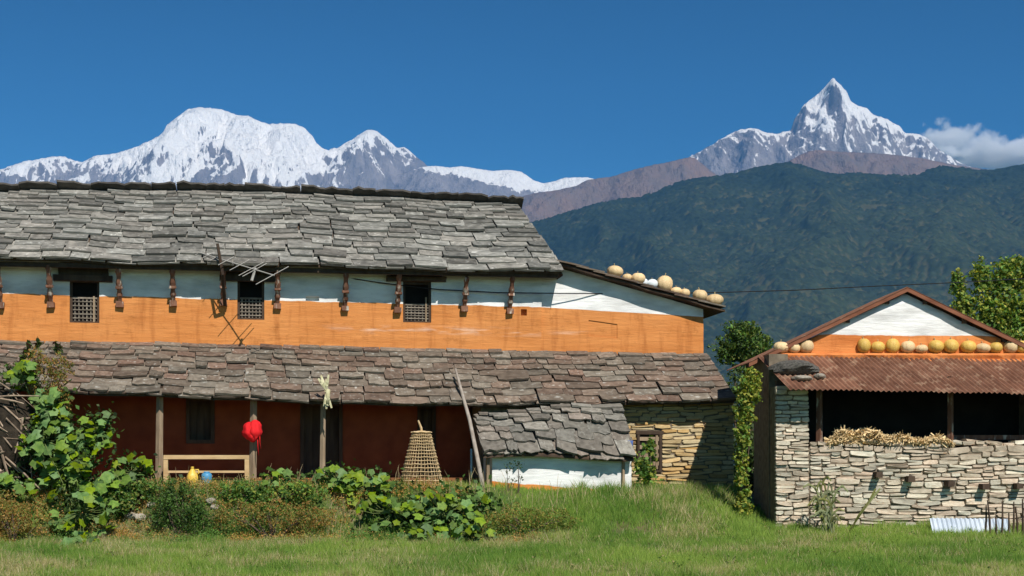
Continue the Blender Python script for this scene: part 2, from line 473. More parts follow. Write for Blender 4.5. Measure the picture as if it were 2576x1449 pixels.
# ------------------------------------------------------------------ forested hill
def hill():
    YC = 6500.0
    prof = [(200, 760), (700, 690), (1000, 630), (1200, 590), (1330, 563), (1400, 545), (1450, 530), (1500, 515), (1560, 503), (1600, 499), (1650, 485), (1680, 470), (1720, 456), (1760, 450),
            (1800, 446), (1860, 435), (1900, 425), (1950, 415), (1990, 411), (2020, 418), (2060, 434), (2090, 441), (2150, 437), (2200, 440), (2260, 443), (2310, 442),
            (2335, 428), (2365, 420), (2420, 424), (2480, 432), (2510, 431), (2540, 423), (2576, 415), (2700, 400), (3000, 390)]
    step = 6.5
    xs = np.arange((1180 - CX) / F * YC, (2720 - CX) / F * YC, step)
    ds = np.arange(-40, 470) * step
    Hc = interp_prof(prof, YC, xs)
    lev = np.array([0, 60, 150, 350.0, 700])
    stack = np.stack([gblur(Hc, s / step) for s in lev])
    X, D = np.meshgrid(xs, ds); ad = np.abs(D)
    s = np.clip(ad * 0.3, 0, 699); idx = np.clip(np.searchsorted(lev, s, side='right') - 1, 0, len(lev) - 2)
    t = (s - lev[idx]) / (lev[idx + 1] - lev[idx]); ix = np.broadcast_to(np.arange(len(xs))[None], X.shape)
    H = stack[idx, ix] * (1 - t) + stack[idx + 1, ix] * t
    base = H - 0.40 * ad - np.where(D < 0, 0.3 * ad, 0)
    g1 = 1 - np.exp(-ad / 220.0)
    wx = X + 90 * fbm(X / 350., D / 350., 2, 61)
    base = base + g1 * (150 * (ridged(wx / 620., D / 1500., 2, 66) - 0.66) + 45 * (ridged(wx / 190., D / 420., 3, 71) - 0.62))
    # a nearer rounded spur on the right
    base = np.maximum(base, -6)
    V = np.stack([X, YC - D, base - 4.0], -1)[::4, ::4]
    ny, nx = V.shape[:2]
    i = (np.arange(ny - 1)[:, None] * nx + np.arange(nx - 1)[None]).ravel()
    mh = surf('hill_soil', (0.03, 0.04, 0.018), (0.06, 0.06, 0.03), 0.02, 0.95, 0.0, world=True)
    o = link('hill', mesh_np('hill', V.reshape(-1, 3), np.stack([i, i + nx, i + 1 + nx, i + 1], -1), mh, True))
    tag(o, 'soil of the steep hill beneath its forest', 'hill', kind='structure')
    # tree crowns raised on the slope
    canopy = np.zeros_like(base); ny, nx = base.shape
    rg = np.random.default_rng(5)
    tone = np.full(base.shape, 0.5)
    N = 62000
    cy = rg.uniform(2, ny - 3, N); cx = rg.uniform(2, nx - 3, N)
    hgt = rg.uniform(5, 13, N); rr = rg.uniform(0.8, 1.9, N); tn = rg.uniform(0, 1, N)
    clear = fbm(cx * step / 260., cy * step / 160., 3, 77)
    lowR = sm(350, 800, cx * step + xs[0]) * sm(500, 900, cy * step)
    keep = clear + 0.12 * lowR < 0.62
    for di in range(-2, 3):
        for dj in range(-2, 3):
            ii = np.round(cy).astype(int) + di; jj = np.round(cx).astype(int) + dj
            ok = (ii >= 0) & (ii < ny) & (jj >= 0) & (jj < nx) & keep
            q = 1 - ((ii - cy) ** 2 + (jj - cx) ** 2) / rr ** 2
            ok &= q > 0
            h = hgt * np.sqrt(np.clip(q, 0, 1))
            better = ok & (h > canopy[np.clip(ii, 0, ny - 1), np.clip(jj, 0, nx - 1)])
            np.maximum.at(canopy, (ii[ok], jj[ok]), h[ok])
            tone[ii[better], jj[better]] = tn[better]
    Vc = np.stack([X, YC - D, base + canopy - 1.0], -1).reshape(-1, 3)
    patch = fbm(X / 330., D / 210., 3, 90)
    light = np.clip(0.25 + 0.55 * patch + 0.40 * sm(300, 900, X) * sm(400, 1000, D), 0, 1)
    bare = (canopy < 0.5)
    c_d = np.array([0.020, 0.030, 0.020]); c_l = np.array([0.040, 0.052, 0.024]); c_b = np.array([0.075, 0.075, 0.035])
    colr = c_d + (c_l - c_d) * light[..., None]
    colr = colr * (0.7 + 0.6 * tone[..., None])
    colr = np.where(bare[..., None] & (light[..., None] > 0.3), c_b * (0.7 + 0.5 * tone[..., None]), colr)
    colr = np.concatenate([colr, np.ones(colr.shape[:2] + (1,))], -1).reshape(-1, 4)
    i = (np.arange(ny - 1)[:, None] * nx + np.arange(nx - 1)[None]).ravel()
    m, nt, nd, lk, bs = new_mat('forest_canopy')
    a = nd.new('ShaderNodeAttribute'); a.attribute_name = 'col'
    lk.new(a.outputs['Color'], bs.inputs['Base Color']); bs.inputs['Roughness'].default_value = 1.0
    bs.inputs['Specular IOR Level'].default_value = 0.05
    o = link('forest', mesh_np('forest', Vc, np.stack([i, i + nx, i + 1 + nx, i + 1], -1), m, False, {'col': ('FLOAT_COLOR', colr)}))
    tag(o, 'dense dark forest covering the hill behind the farm buildings', 'forest', kind='stuff')
hill()

# ------------------------------------------------------------------ haze and cloud
def haze():
    b = MB().box(-12000, 12000, -300, 15600, -7.0, 4200)
    m = bpy.data.materials.new('haze_air'); m.use_nodes = True
    nd, lk = m.node_tree.nodes, m.node_tree.links
    for n in list(nd):
        if n.type == 'BSDF_PRINCIPLED': nd.remove(n)
    v = nd.new('ShaderNodeVolumePrincipled')
    v.inputs['Color'].default_value = (0.10, 0.42, 0.95, 1)
    v.inputs['Density'].default_value = 3.7e-5
    v.inputs['Anisotropy'].default_value = 0.0
    lk.new(v.outputs[0], nd['Material Output'].inputs['Volume'])
    o = b.build('haze', m)
    tag(o, 'thin blue haze in the air before the mountains', 'haze', kind='stuff')
haze()

def cloud():
    a, b = PX(2325, 425, 16300), PX(2680, 300, 16300)
    o = MB().box(a.x, b.x, 15900, 16900, a.z, b.z).build('cloud', None)
    m = bpy.data.materials.new('cloud_vapour'); m.use_nodes = True
    nd, lk = m.node_tree.nodes, m.node_tree.links
    for n in list(nd):
        if n.type == 'BSDF_PRINCIPLED': nd.remove(n)
    o.data.materials.append(m)
    g = nd.new('ShaderNodeTexCoord')
    v = nd.new('ShaderNodeVolumePrincipled'); v.inputs['Color'].default_value = (0.999, 0.997, 0.995, 1)
    v.inputs['Anisotropy'].default_value = 0.0
    sx = nd.new('ShaderNodeSeparateXYZ'); lk.new(g.outputs['Generated'], sx.inputs[0])
    x, y, z = sx.outputs
    n1 = noise_node(nd, lk, g.outputs['Object'], 0.0035, 5.0, 0.6)
    def M(op, p, q=None, c=False): return math_node(nd, lk, op, p, q, c)
    top = M('SUBTRACT', 0.95, M('MULTIPLY', x, 0.52))            # the cloud thins to the right
    base = 0.10
    f1 = M('MULTIPLY', M('SUBTRACT', top, z), 2.2)
    f2 = M('MULTIPLY', M('SUBTRACT', z, base), 3.5)
    f3 = M('MULTIPLY', M('SUBTRACT', 0.5, M('ABSOLUTE', M('SUBTRACT', y, 0.5))), 3.0)
    f4 = M('MULTIPLY', x, 5.0)
    f5 = M('MULTIPLY', M('SUBTRACT', 1.0, x), 6.0)
    e = M('MINIMUM', M('MINIMUM', f1, f2), M('MINIMUM', f3, M('MINIMUM', f4, f5)))
    e = M('MINIMUM', e, 0.55)
    d = M('ADD', e, M('MULTIPLY', M('SUBTRACT', n1, 0.62), 2.2))
    d = M('MULTIPLY', M('MULTIPLY', d, 3.0, True), 0.022)
    lk.new(d, v.inputs['Density'])
    lk.new(v.outputs[0], nd['Material Output'].inputs['Volume'])
    tag(o, 'white puffy cloud trailing from the shoulder of the sharp snow peak', 'cloud', kind='stuff')
cloud()

# ------------------------------------------------------------------ building frames
class Frame:
    """a building's own axes: u along its front, v into its depth, w up"""
    def __init__(s, ox, oy, oz, yaw):
        s.o = Vector((ox, oy, oz)); s.t = rad(yaw)
        s.eu = Vector((math.cos(s.t), math.sin(s.t), 0)); s.ev = Vector((-math.sin(s.t), math.cos(s.t), 0))
    def at(s, px, py, v):
        a, b = (px - CX) / F, (HOR - py) / F
        n = s.ev; t = (s.o.x * n.x + s.o.y * n.y + v) / (a * n.x + n.y)
        P = Vector((a * t, t, EYE + b * t))
        return ((P - s.o).dot(s.eu), P.z - s.o.z)
    def u(s, px, v): return s.at(px, 1000, v)[0]
    def w(s, px, py, v): return s.at(px, py, v)[1]
    def P(s, px, py, v):
        u, w = s.at(px, py, v); return Vector((u, v, w))
    def world(s, p): return s.o + s.eu * p[0] + s.ev * p[1] + Vector((0, 0, p[2]))

HF = Frame(0.0, 36.0, 1.33, 10.0)
BF = Frame(5.74, 31.0, 0.62, 2.0)

# ------------------------------------------------------------------ shared materials
M_SLATE = surf('roof_slate', (0.11, 0.106, 0.094), (0.255, 0.243, 0.215), 3.5, 0.8, 0.35, objrand=0.44, huevar=0.02, c3=(0.42, 0.41, 0.37), c3amt=0.64, c3scale=5, bdist=0.02)
M_SLATE_D = surf('weathered_brown_slate', (0.105, 0.078, 0.058), (0.205, 0.160, 0.122), 4.0, 0.85, 0.4, objrand=0.30, huevar=0.02, c3=(0.36, 0.34, 0.30), c3amt=0.635, c3scale=4.5, bdist=0.02)
M_RIDGE = surf('ridge_slab', (0.05, 0.045, 0.04), (0.10, 0.09, 0.08), 4, 0.9, 0.3, objrand=0.3)
M_WOOD_D = surf('old_dark_wood', (0.045, 0.028, 0.02), (0.09, 0.06, 0.04), 6, 0.85, 0.3, stretch=(1, 1, 0.25), objrand=0.2)
M_WOOD_R = surf('red_brown_wood', (0.13, 0.055, 0.032), (0.22, 0.11, 0.07), 7, 0.8, 0.3, stretch=(1, 1, 0.3), objrand=0.25, c3=(0.45, 0.40, 0.33), c3amt=0.60, c3scale=9)
M_WOOD_G = surf('grey_weathered_wood', (0.22, 0.155, 0.10), (0.36, 0.27, 0.18), 9, 0.85, 0.3, stretch=(1, 1, 0.2), objrand=0.2)
M_WOOD_L = surf('pale_bench_wood', (0.42, 0.27, 0.13), (0.55, 0.38, 0.20), 8, 0.7, 0.2, stretch=(0.3, 1, 1), objrand=0.1)
M_STONE = surf('buff_wall_stone', (0.42, 0.35, 0.26), (0.62, 0.54, 0.42), 5, 0.9, 0.4, objrand=0.30, huevar=0.02, c3=(0.40, 0.26, 0.15), c3amt=0.66, c3scale=4, bdist=0.03)
M_STONE_Y = surf('ochre_wall_stone', (0.42, 0.30, 0.15), (0.58, 0.44, 0.24), 5, 0.9, 0.4, objrand=0.2, huevar=0.012, bdist=0.03)
M_MORTAR = surf('mud_joint', (0.13, 0.10, 0.07), (0.22, 0.175, 0.125), 7, 1.0, 0.3)
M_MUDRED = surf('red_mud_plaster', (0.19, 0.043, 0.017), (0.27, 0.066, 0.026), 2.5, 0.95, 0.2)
M_CLAYFLOOR = surf('clay_plinth', (0.18, 0.07, 0.03), (0.26, 0.11, 0.045), 3, 0.95, 0.2)
M_DARK = surf('interior_shade_black', (0.012, 0.010, 0.009), (0.022, 0.018, 0.015), 3, 1.0, 0.0)  # shade inside windows and barn put into a near-black colour
M_WHITE = surf('whitewashed_plaster', (0.66, 0.65, 0.63), (0.82, 0.81, 0.79), 3.0, 0.95, 0.35, stretch=(0.5, 0.5, 1.6), bdist=0.03, c3=(0.55, 0.50, 0.45), c3amt=0.68, c3scale=2.5)

def painted_wall(name, z_a, z_b, soft, orange1, orange2, stain=None, low=None):
    """white lime wash above the line z = z_a + z_b*x, ochre mud below it"""
    m, nt, nd, lk, bs = new_mat(name)
    tc = nd.new('ShaderNodeTexCoord'); vec = tc.outputs['Object']
    sx = nd.new('ShaderNodeSeparateXYZ'); lk.new(vec, sx.inputs[0])
    x, y, z = sx.outputs
    mpw = nd.new('ShaderNodeMapping'); mpw.inputs['Scale'].default_value = (0.7, 0.7, 2.2); lk.new(vec, mpw.inputs['Vector'])
    n_edge = noise_node(nd, lk, mpw.outputs[0], 2.3, 3.0, 0.6)
    h = math_node(nd, lk, 'SUBTRACT', z, math_node(nd, lk, 'ADD', math_node(nd, lk, 'MULTIPLY', x, z_b), z_a))
    h = math_node(nd, lk, 'ADD', h, math_node(nd, lk, 'MULTIPLY', math_node(nd, lk, 'SUBTRACT', n_edge, 0.5), soft))
    t = math_node(nd, lk, 'MULTIPLY', math_node(nd, lk, 'ADD', h, 0.006), 80.0, True)
    mpo = nd.new('ShaderNodeMapping'); mpo.inputs['Scale'].default_value = (0.35, 0.35, 2.4); lk.new(vec, mpo.inputs['Vector'])
    n1 = noise_node(nd, lk, mpo.outputs[0], 1.6, 6.0, 0.62)
    ro = ramp(nd, [(0.30, orange1), (0.70, orange2)]); lk.new(n1, ro.inputs[0])
    n2 = noise_node(nd, lk, mpw.outputs[0], 1.4, 5.0, 0.6)
    rw = ramp(nd, [(0.30, (0.52, 0.51, 0.49)), (0.60, (0.80, 0.79, 0.77))]); lk.new(n2, rw.inputs[0])
    oc = ro.outputs[0]
    nlo = noise_node(nd, lk, vec, 0.55, 3.0, 0.5)
    rlo = ramp(nd, [(0.35, 0.0), (0.68, 0.45)]); lk.new(nlo, rlo.inputs[0])
    oc = mix_col(nd, lk, rlo.outputs[0], oc, tuple(min(1.0, c * k_) for c, k_ in zip(orange2, (1.05, 1.14, 1.3))))
    mpd = nd.new('ShaderNodeMapping'); mpd.inputs['Scale'].default_value = (2.6, 2.6, 0.35); lk.new(vec, mpd.inputs['Vector'])
    ndr = noise_node(nd, lk, mpd.outputs[0], 1.6, 5.0, 0.6)                 # rain runs down the wall
    rdr = ramp(nd, [(0.52, 0.0), (0.72, 0.65)]); lk.new(ndr, rdr.inputs[0])
    oc = mix_col(nd, lk, rdr.outputs[0], oc, tuple(c * k_ for c, k_ in zip(orange1, (0.72, 0.66, 0.7))))
    mpc = nd.new('ShaderNodeMapping'); mpc.inputs['Scale'].default_value = (0.8, 0.8, 1.2); lk.new(vec, mpc.inputs['Vector'])
    nst = noise_node(nd, lk, mpc.outputs[0], 2.2, 7.0, 0.72)
    rs = ramp(nd, [(0.54, 0.0), (0.74, 0.8)]); lk.new(nst, rs.inputs[0])
    oc = mix_col(nd, lk, rs.outputs[0], oc, tuple(c * 0.62 for c in orange1))
    if stain:                                     # rubbed pale lime patches low on the wall
        zc, zw, x0, x1 = stain
        band = math_node(nd, lk, 'SUBTRACT', 1.0, math_node(nd, lk, 'DIVIDE', math_node(nd, lk, 'ABSOLUTE', math_node(nd, lk, 'SUBTRACT', z, zc)), zw), True)
        bx = math_node(nd, lk, 'MULTIPLY', math_node(nd, lk, 'SUBTRACT', x, x0), 0.8, True)
        bx2 = math_node(nd, lk, 'MULTIPLY', math_node(nd, lk, 'SUBTRACT', x1, x), 0.8, True)
        mps = nd.new('ShaderNodeMapping'); mps.inputs['Scale'].default_value = (0.35, 0.35, 2.6); lk.new(vec, mps.inputs['Vector'])
        n3 = noise_node(nd, lk, mps.outputs[0], 1.7, 4.0, 0.6)
        r3 = ramp(nd, [(0.48, 0.0), (0.66, 0.85)]); lk.new(n3, r3.inputs[0])
        f = math_node(nd, lk, 'MULTIPLY', math_node(nd, lk, 'MULTIPLY', band, math_node(nd, lk, 'MULTIPLY', bx, bx2)), r3.outputs[0])
        oc = mix_col(nd, lk, f, oc, (0.80, 0.66, 0.56))
    col = mix_col(nd, lk, t, oc, rw.outputs[0])
    lk.new(col, bs.inputs['Base Color'])
    bs.inputs['Roughness'].default_value = 0.95; bs.inputs['Specular IOR Level'].default_value = 0.1
    nb = noise_node(nd, lk, mpo.outputs[0], 5.0, 6.0, 0.6)
    b = nd.new('ShaderNodeBump'); b.inputs['Strength'].default_value = 0.55; b.inputs['Distance'].default_value = 0.04
    lk.new(nb, b.inputs['Height']); lk.new(b.outputs[0], bs.inputs['Normal'])
    return m

# ------------------------------------------------------------------ shape makers
def wall_holes(u0, u1, w0, w1, thick, holes, v0=0.0, cell=0.35, und=0.02, seed=1, top=None, closed=None):
    """wall slab standing in u,w with its front at v0; holes = [(ua,ub,wa,wb)]; closed = recess depth per hole or None"""
    def breaks(lo, hi, extra):
        b = sorted(set([lo, hi] + [e for e in extra if lo < e < hi]))
        out = [b[0]]
        for a, c in zip(b, b[1:]):
            n = max(1, int(round((c - a) / cell)))
            out += [a + (c - a) * (k + 1) / n for k in range(n)]
        return out
    us = breaks(u0, u1, [h[0] for h in holes] + [h[1] for h in holes])
    ws = breaks(w0, w1, [h[2] for h in holes] + [h[3] for h in holes])
    mb = MB(); idx = {}
    def dv(u, w): return und * float(fbm(np.array(u * 0.55 + seed), np.array(w * 0.9 + seed * 2.0), 3, seed))
    def ww(u, w):
        if top is None: return w
        return w0 + (w - w0) * (top(u) - w0) / (w1 - w0)
    def vert(i, j, back=False, d=None):
        k = (i, j, back, d)
        if k not in idx:
            u, w = us[i], ws[j]
            y = v0 + (thick if back else (d if d is not None else 0)) + (0 if back else dv(u, w))
            idx[k] = len(mb.v); mb.v.append((u, y, ww(u, w)))
        return idx[k]
    def inhole(i, j):
        uc, wc = (us[i] + us[i + 1]) / 2, (ws[j] + ws[j + 1]) / 2
        for n, h in enumerate(holes):
            if h[0] < uc < h[1] and h[2] < wc < h[3]: return n
        return None
    ni, nj = len(us) - 1, len(ws) - 1
    for i in range(ni):
        for j in range(nj):
            n = inhole(i, j)
            d = None
            if n is not None:
                d = closed[n] if closed else None
                if d is None: d = 'open'
            if d != 'open':
                mb.f.append((vert(i, j, False, d), vert(i + 1, j, False, d), vert(i + 1, j + 1, False, d), vert(i, j + 1, False, d)))
                mb.f.append((vert(i, j, True), vert(i, j + 1, True), vert(i + 1, j + 1, True), vert(i + 1, j, True)))
            if n is not None:
                dd = thick if d == 'open' else d
                for (a, b, oi, oj) in (((i, j), (i + 1, j), i, j - 1), ((i + 1, j), (i + 1, j + 1), i + 1, j), ((i + 1, j + 1), (i, j + 1), i, j + 1), ((i, j + 1), (i, j), i - 1, j)):
                    if 0 <= oi < ni and 0 <= oj < nj and inhole(oi, oj) is None:
                        A, B = vert(*a), vert(*b)
                        if d == 'open': C, D = vert(*b, True), vert(*a, True)
                        else: C, D = vert(*b, False, d), vert(*a, False, d)
                        mb.f.append((A, B, C, D))
    for j in range(nj):
        mb.f.append((vert(0, j, True), vert(0, j), vert(0, j + 1), vert(0, j + 1, True)))
        mb.f.append((vert(ni, j), vert(ni, j, True), vert(ni, j + 1, True), vert(ni, j + 1)))
    for i in range(ni):
        mb.f.append((vert(i, nj), vert(i + 1, nj), vert(i + 1, nj, True), vert(i, nj, True)))
        mb.f.append((vert(i, 0, True), vert(i + 1, 0, True), vert(i + 1, 0), vert(i, 0)))
    return mb

def slate_variants(mat, n=14, seed=1, rough=0.05):
    out = []; rg = random.Random(seed)
    for k in range(n):
        m = 5
        lower = [(-0.5 + i / (m - 1), rg.uniform(-rough, rough)) for i in range(m)]
        lower[0] = (-0.5 + rg.uniform(0, 0.03), rg.uniform(-rough, rough * 1.5)); lower[-1] = (0.5 - rg.uniform(0, 0.03), rg.uniform(-rough, rough * 1.5))
        if rg.random() < 0.18: lower[0] = (-0.5 + rg.uniform(0.02, 0.08), rg.uniform(0.02, 0.12))
        if rg.random() < 0.18: lower[-1] = (0.5 - rg.uniform(0.02, 0.08), rg.uniform(0.02, 0.12))
        poly = lower + [(0.5 - rg.uniform(0, 0.02), 0.55), (0.5 - rg.uniform(0, 0.05), 1.0), (-0.5 + rg.uniform(0, 0.05), 1.0), (-0.5 + rg.uniform(0, 0.02), 0.55)]
        N = len(poly); mb = MB()
        bot = [(x * 0.985, y + 0.015, rg.uniform(-0.05, 0.05)) for x, y in poly]
        topv = [(x, y, 1.0 + rg.uniform(-0.16, 0.16)) for x, y in poly]
        mb.add(bot + topv, [tuple(reversed(range(N))), tuple(range(N, 2 * N))] + [(i, (i + 1) % N, N + (i + 1) % N, N + i) for i in range(N)])
        out.append(mb.mesh('slate', mat))
    return out

def place(ob, loc, ex, ey, ez, sx, sy, sz):
    R = Matrix((ex, ey, ez)).transposed().to_4x4()
    ob.matrix_local = Matrix.Translation(loc) @ R @ Matrix.Diagonal((sx, sy, sz, 1))

def slate_roof(parent, E, R_, rows, wid, variants, name, thick, left, right, jit=1.0, stuff_test=None, grow=(1.0, 1.0), seed=0, stuff_mat=None, lenf=1.9, lj=1.0):
    """lay rows of slates; E(u), R_(u) eave and ridge points (Vector) for a given u; left(s), right(s) limits of u"""
    rg = random.Random(seed)
    wts = [grow[0] + (grow[1] - grow[0]) * i / (rows - 1) for i in range(rows)]
    tot = sum(wts); s = 0.0; cnt = 0; joined = MB()
    for i in range(rows):
        e = wts[i] / tot
        ur = right(s)
        starter = i == 0
        u = left(s) - rg.uniform(0, 0.4) * lj
        while u < ur - 0.02:
            w = rg.uniform(*wid) * (0.85 + 0.3 * (1 - i / rows))
            if rg.random() < 0.13: w *= 0.6
            if u < left(s) and lj < 1: w -= left(s) - u; u = left(s)
            if w < 0.08: w = 0.2
            if u + w > ur - 0.25: w = max(ur - u, 0.1)
            uc = u + w / 2
            a, b = E(uc), R_(uc)
            d = b - a; L = d.length; ey0 = d.normalized()
            ex = (E(uc + 0.3) - E(uc - 0.3)).normalized()
            ez = ex.cross(ey0).normalized(); ey0 = ez.cross(ex)
            ss = s + rg.uniform(-0.10, 0.10) * e * jit
            ln = min(e * lenf, 1.02 - ss) * L
            th = thick * rg.uniform(0.7, 1.35)
            gp = 0.018 + rg.uniform(0, 0.014) * jit
            tilt = -math.atan2(th * 1.1 + gp, max(ln, 0.2))
            rz = rad(rg.gauss(0, 1.3) * jit); rx = rad(rg.gauss(0, 0.8) * jit)
            Rm = Matrix((ex, ey0, ez)).transposed() @ (Matrix.Rotation(rz, 3, 'Z') @ Matrix.Rotation(tilt, 3, 'X') @ Matrix.Rotation(rx, 3, 'Y'))
            if starter: tilt *= 0.35; gp = -0.6 * th; ln *= 0.8
            loc = a + d * ss + ez * (th * 1.35 + gp)
            M = Matrix.Translation(loc) @ Rm.to_4x4() @ Matrix.Diagonal((w * 0.985, ln, th, 1))
            me = rg.choice(variants)
            if stuff_test and stuff_test(uc, s, i):
                joined.add([M @ v.co for v in me.vertices], [tuple(p.vertices) for p in me.polygons])
            else:
                o = link(name, me, parent); o.matrix_local = M; cnt += 1
            u += w
            if starter and u >= ur - 0.02: starter = False; u = left(s) - rg.uniform(0.15, 0.4) * lj
        s += e
    if joined.v:
        tag(joined.build(name + 's_beyond', stuff_mat or variants[0].materials[0], parent), kind='stuff')
    return cnt

def stone_variants(mat, n=16, seed=2):
    out = []; rg = random.Random(seed)
    for k in range(n):
        N = 8; ring = []
        for i in range(N):
            t = 2 * math.pi * i / N
            x, z = round(math.cos(t) * 1.3), round(math.sin(t) * 1.3)      # corners and mid edges of a rough block
            cut = 0.20 if x and z else 0.05
            ring.append((x * 0.5 * (1 - rg.uniform(0, cut)) + (rg.uniform(-.2, .2) if not x else 0), z * 0.5 * (1 - rg.uniform(0, cut * 2.4)) + (rg.uniform(-.12, .12) if not z else 0)))
        back = [(x, 1.0, z) for x, z in ring]
        mid = [(x, 0.16 + rg.uniform(-0.05, 0.05), z) for x, z in ring]
        fr = [(x * 0.95 + rg.uniform(-0.015, 0.015), rg.uniform(-0.10, 0.12), z * 0.86 + rg.uniform(-0.03, 0.03)) for x, z in ring]
        mb = MB()
        fs = [(i, N + i, N + (i + 1) % N, (i + 1) % N) for i in range(N)] + [(N + i, 2 * N + i, 2 * N + (i + 1) % N, N + (i + 1) % N) for i in range(N)]
        fs += [tuple(reversed([2 * N + i for i in range(N)]))]
        mb.add(back + mid + fr, [tuple(reversed(f)) for f in fs] )
        out.append(mb.mesh('stone', mat))
    return out

def stone_wall(parent, u0, u1, w0, w1, v, variants, hrange, wrange, name='stone', depth=0.12, seed=0, skip=None, top=None, bottom=None, maxn=300, hole=None):
    rg = random.Random(seed); w = w0; n = 0
    joined = MB()
    while w < w1 - 0.02:
        h = rg.uniform(*hrange)
        u = u0 - rg.uniform(0, 0.12)
        while u < u1 - 0.03:
            l = rg.uniform(*wrange) * (1.3 if rg.random() < 0.15 else 1.0)
            if u < u0: l -= (u0 - u); u = u0
            if u + l > u1 - 0.1: l = u1 - u
            if hole and w + h > hole[2] and w < hole[3]:
                if hole[0] - 0.02 <= u < hole[1] - 0.02: u = hole[1]; continue
                if u < hole[0] < u + l: l = hole[0] - u
            parts = [(h, 0.0)]
            if h > 0.10 and rg.random() < 0.34: f = rg.uniform(0.4, 0.6); parts = [(h * f, 0.0), (h * (1 - f), h * f)]
            for (hh, off) in parts:
                uc, wc = u + l / 2, w + off + hh / 2 + 0.03 * math.sin(u * 1.7 + seed) + 0.018 * math.sin(u * 4.3 + w * 5) + rg.uniform(-0.008, 0.008)
                if skip and skip(uc, wc, l, hh): continue
                if top and wc + hh * 0.3 > top(uc): continue
                if bottom and wc + hh < bottom(uc): continue
                me = rg.choice(variants)
                M = Matrix.Translation((uc, v - rg.uniform(-0.012, 0.04), wc)) @ Matrix.Rotation(rad(rg.gauss(0, 3.4)), 4, 'Y') @ Matrix.Diagonal(((l - 0.006) * rg.choice((1, -1)), depth, (hh - 0.004) * rg.uniform(0.95, 1.08), 1))
                if M.determinant() < 0: M = M @ Matrix.Diagonal((-1, 1, 1, 1))
                if n >= maxn:
                    joined.add([M @ q.co for q in me.vertices], [tuple(p.vertices) for p in me.polygons]); continue
                o = link(name, me, parent); o.matrix_local = M; n += 1
            u += l
        w += h
    if joined.v: tag(joined.build(name + 's_beyond', variants[0].materials[0], parent), kind='stuff')
    return n

# ================================================================== THE LONG FARMHOUSE
house = empty('farmhouse', HF.o, HF.t)
tag(house, 'long two storey farmhouse with ochre and white walls under a stone slate roof', 'house')
hp = HF.P
# --- upper wall
w_base = HF.w(700, 880, 0.0) - 0.15
w_roof = HF.w(700, 655, 0.0) + 0.15
uL, uS, uR = HF.u(0, 0) - 3.0, HF.u(1362, 0), HF.u(1771, 0)
za = hp(0, 738, 0); zb = hp(1360, 773, 0)
sl = (zb.z - za.z) / (zb.x - za.x)
zst = HF.w(1150, 832, 0)
M_WALL = painted_wall('ochre_and_white_plaster', za.z - sl * za.x, sl, 0.10, (0.47, 0.160, 0.040), (0.63, 0.250, 0.076), (zst, 0.14, HF.u(800, 0), HF.u(1420, 0)))
wins = [(175, 250, 703, 812), (597, 665, 700, 804), (1014, 1085, 708, 811)]
holes = []
for (a, b, c, d) in wins:
    m = (a + b) / 2
    holes.append((HF.u(a, 0), HF.u(b, 0), HF.w(m, d, 0), HF.w(m, c, 0)))
small = [(769, 803, 745, 757), (1310, 1325, 778, 794)]
closed = [None, None, None]
for (a, b, c, d) in small:
    m = (a + b) / 2
    holes.append((HF.u(a, 0), HF.u(b, 0), HF.w(m, d, 0), HF.w(m, c, 0))); closed.append(0.16)
wall_holes(uL, uS, w_base, w_roof, 0.45, holes, 0.0, 0.4, 0.05, 3, closed=closed).build('wall', M_WALL, house, True).data.set_sharp_from_angle(angle=rad(35))
# lower return of the plaster where it swells above the veranda roof
# --- right extension wall with sloping top
ze = hp(1400, 775, 0.05); ze2 = hp(1770, 797, 0.05)
sl2 = (ze2.z - ze.z) / (ze2.x - ze.x)
M_WALL2 = painted_wall('ochre_and_white_gable_plaster', ze.z - sl2 * ze.x, sl2, 0.03, (0.47, 0.160, 0.040), (0.63, 0.250, 0.076), (HF.w(1480, 838, 0), 0.07, HF.u(1370, 0), HF.u(1560, 0)))
t0, t1 = hp(1400, 672, 0.05), hp(1771, 778, 0.05)
def ext_top(u): return t0.z + (u - t0.x) * (t1.z - t0.z) / (t1.x - t0.x)
nu = (HF.u(1481, 0.05), HF.u(1553, 0.05), HF.w(1515, 848, 0.05), HF.w(1515, 810, 0.05))
w1e = ext_top(uS)
def inv(u, w):  # undo the slanted top so that the niche stays level
    return w_base + (w - w_base) * (w1e - w_base) / (ext_top(u) - w_base)
um = (nu[0] + nu[1]) / 2
wall_holes(uS + 0.002, uR, w_base, w1e, 0.42, [(nu[0], nu[1], inv(um, nu[2]), inv(um, nu[3]))], 0.06, 0.3, 0.04, 9, top=ext_top, closed=[0.025]).build('gable_wall', M_WALL2, house, True).data.set_sharp_from_angle(angle=rad(35))
# house body behind (back and side walls)
MB().box(uL, uR - 0.01, 0.5, 5.2, w_base - 2.2, w_base + 1.6).build('rear_wall', M_WALL2, house)

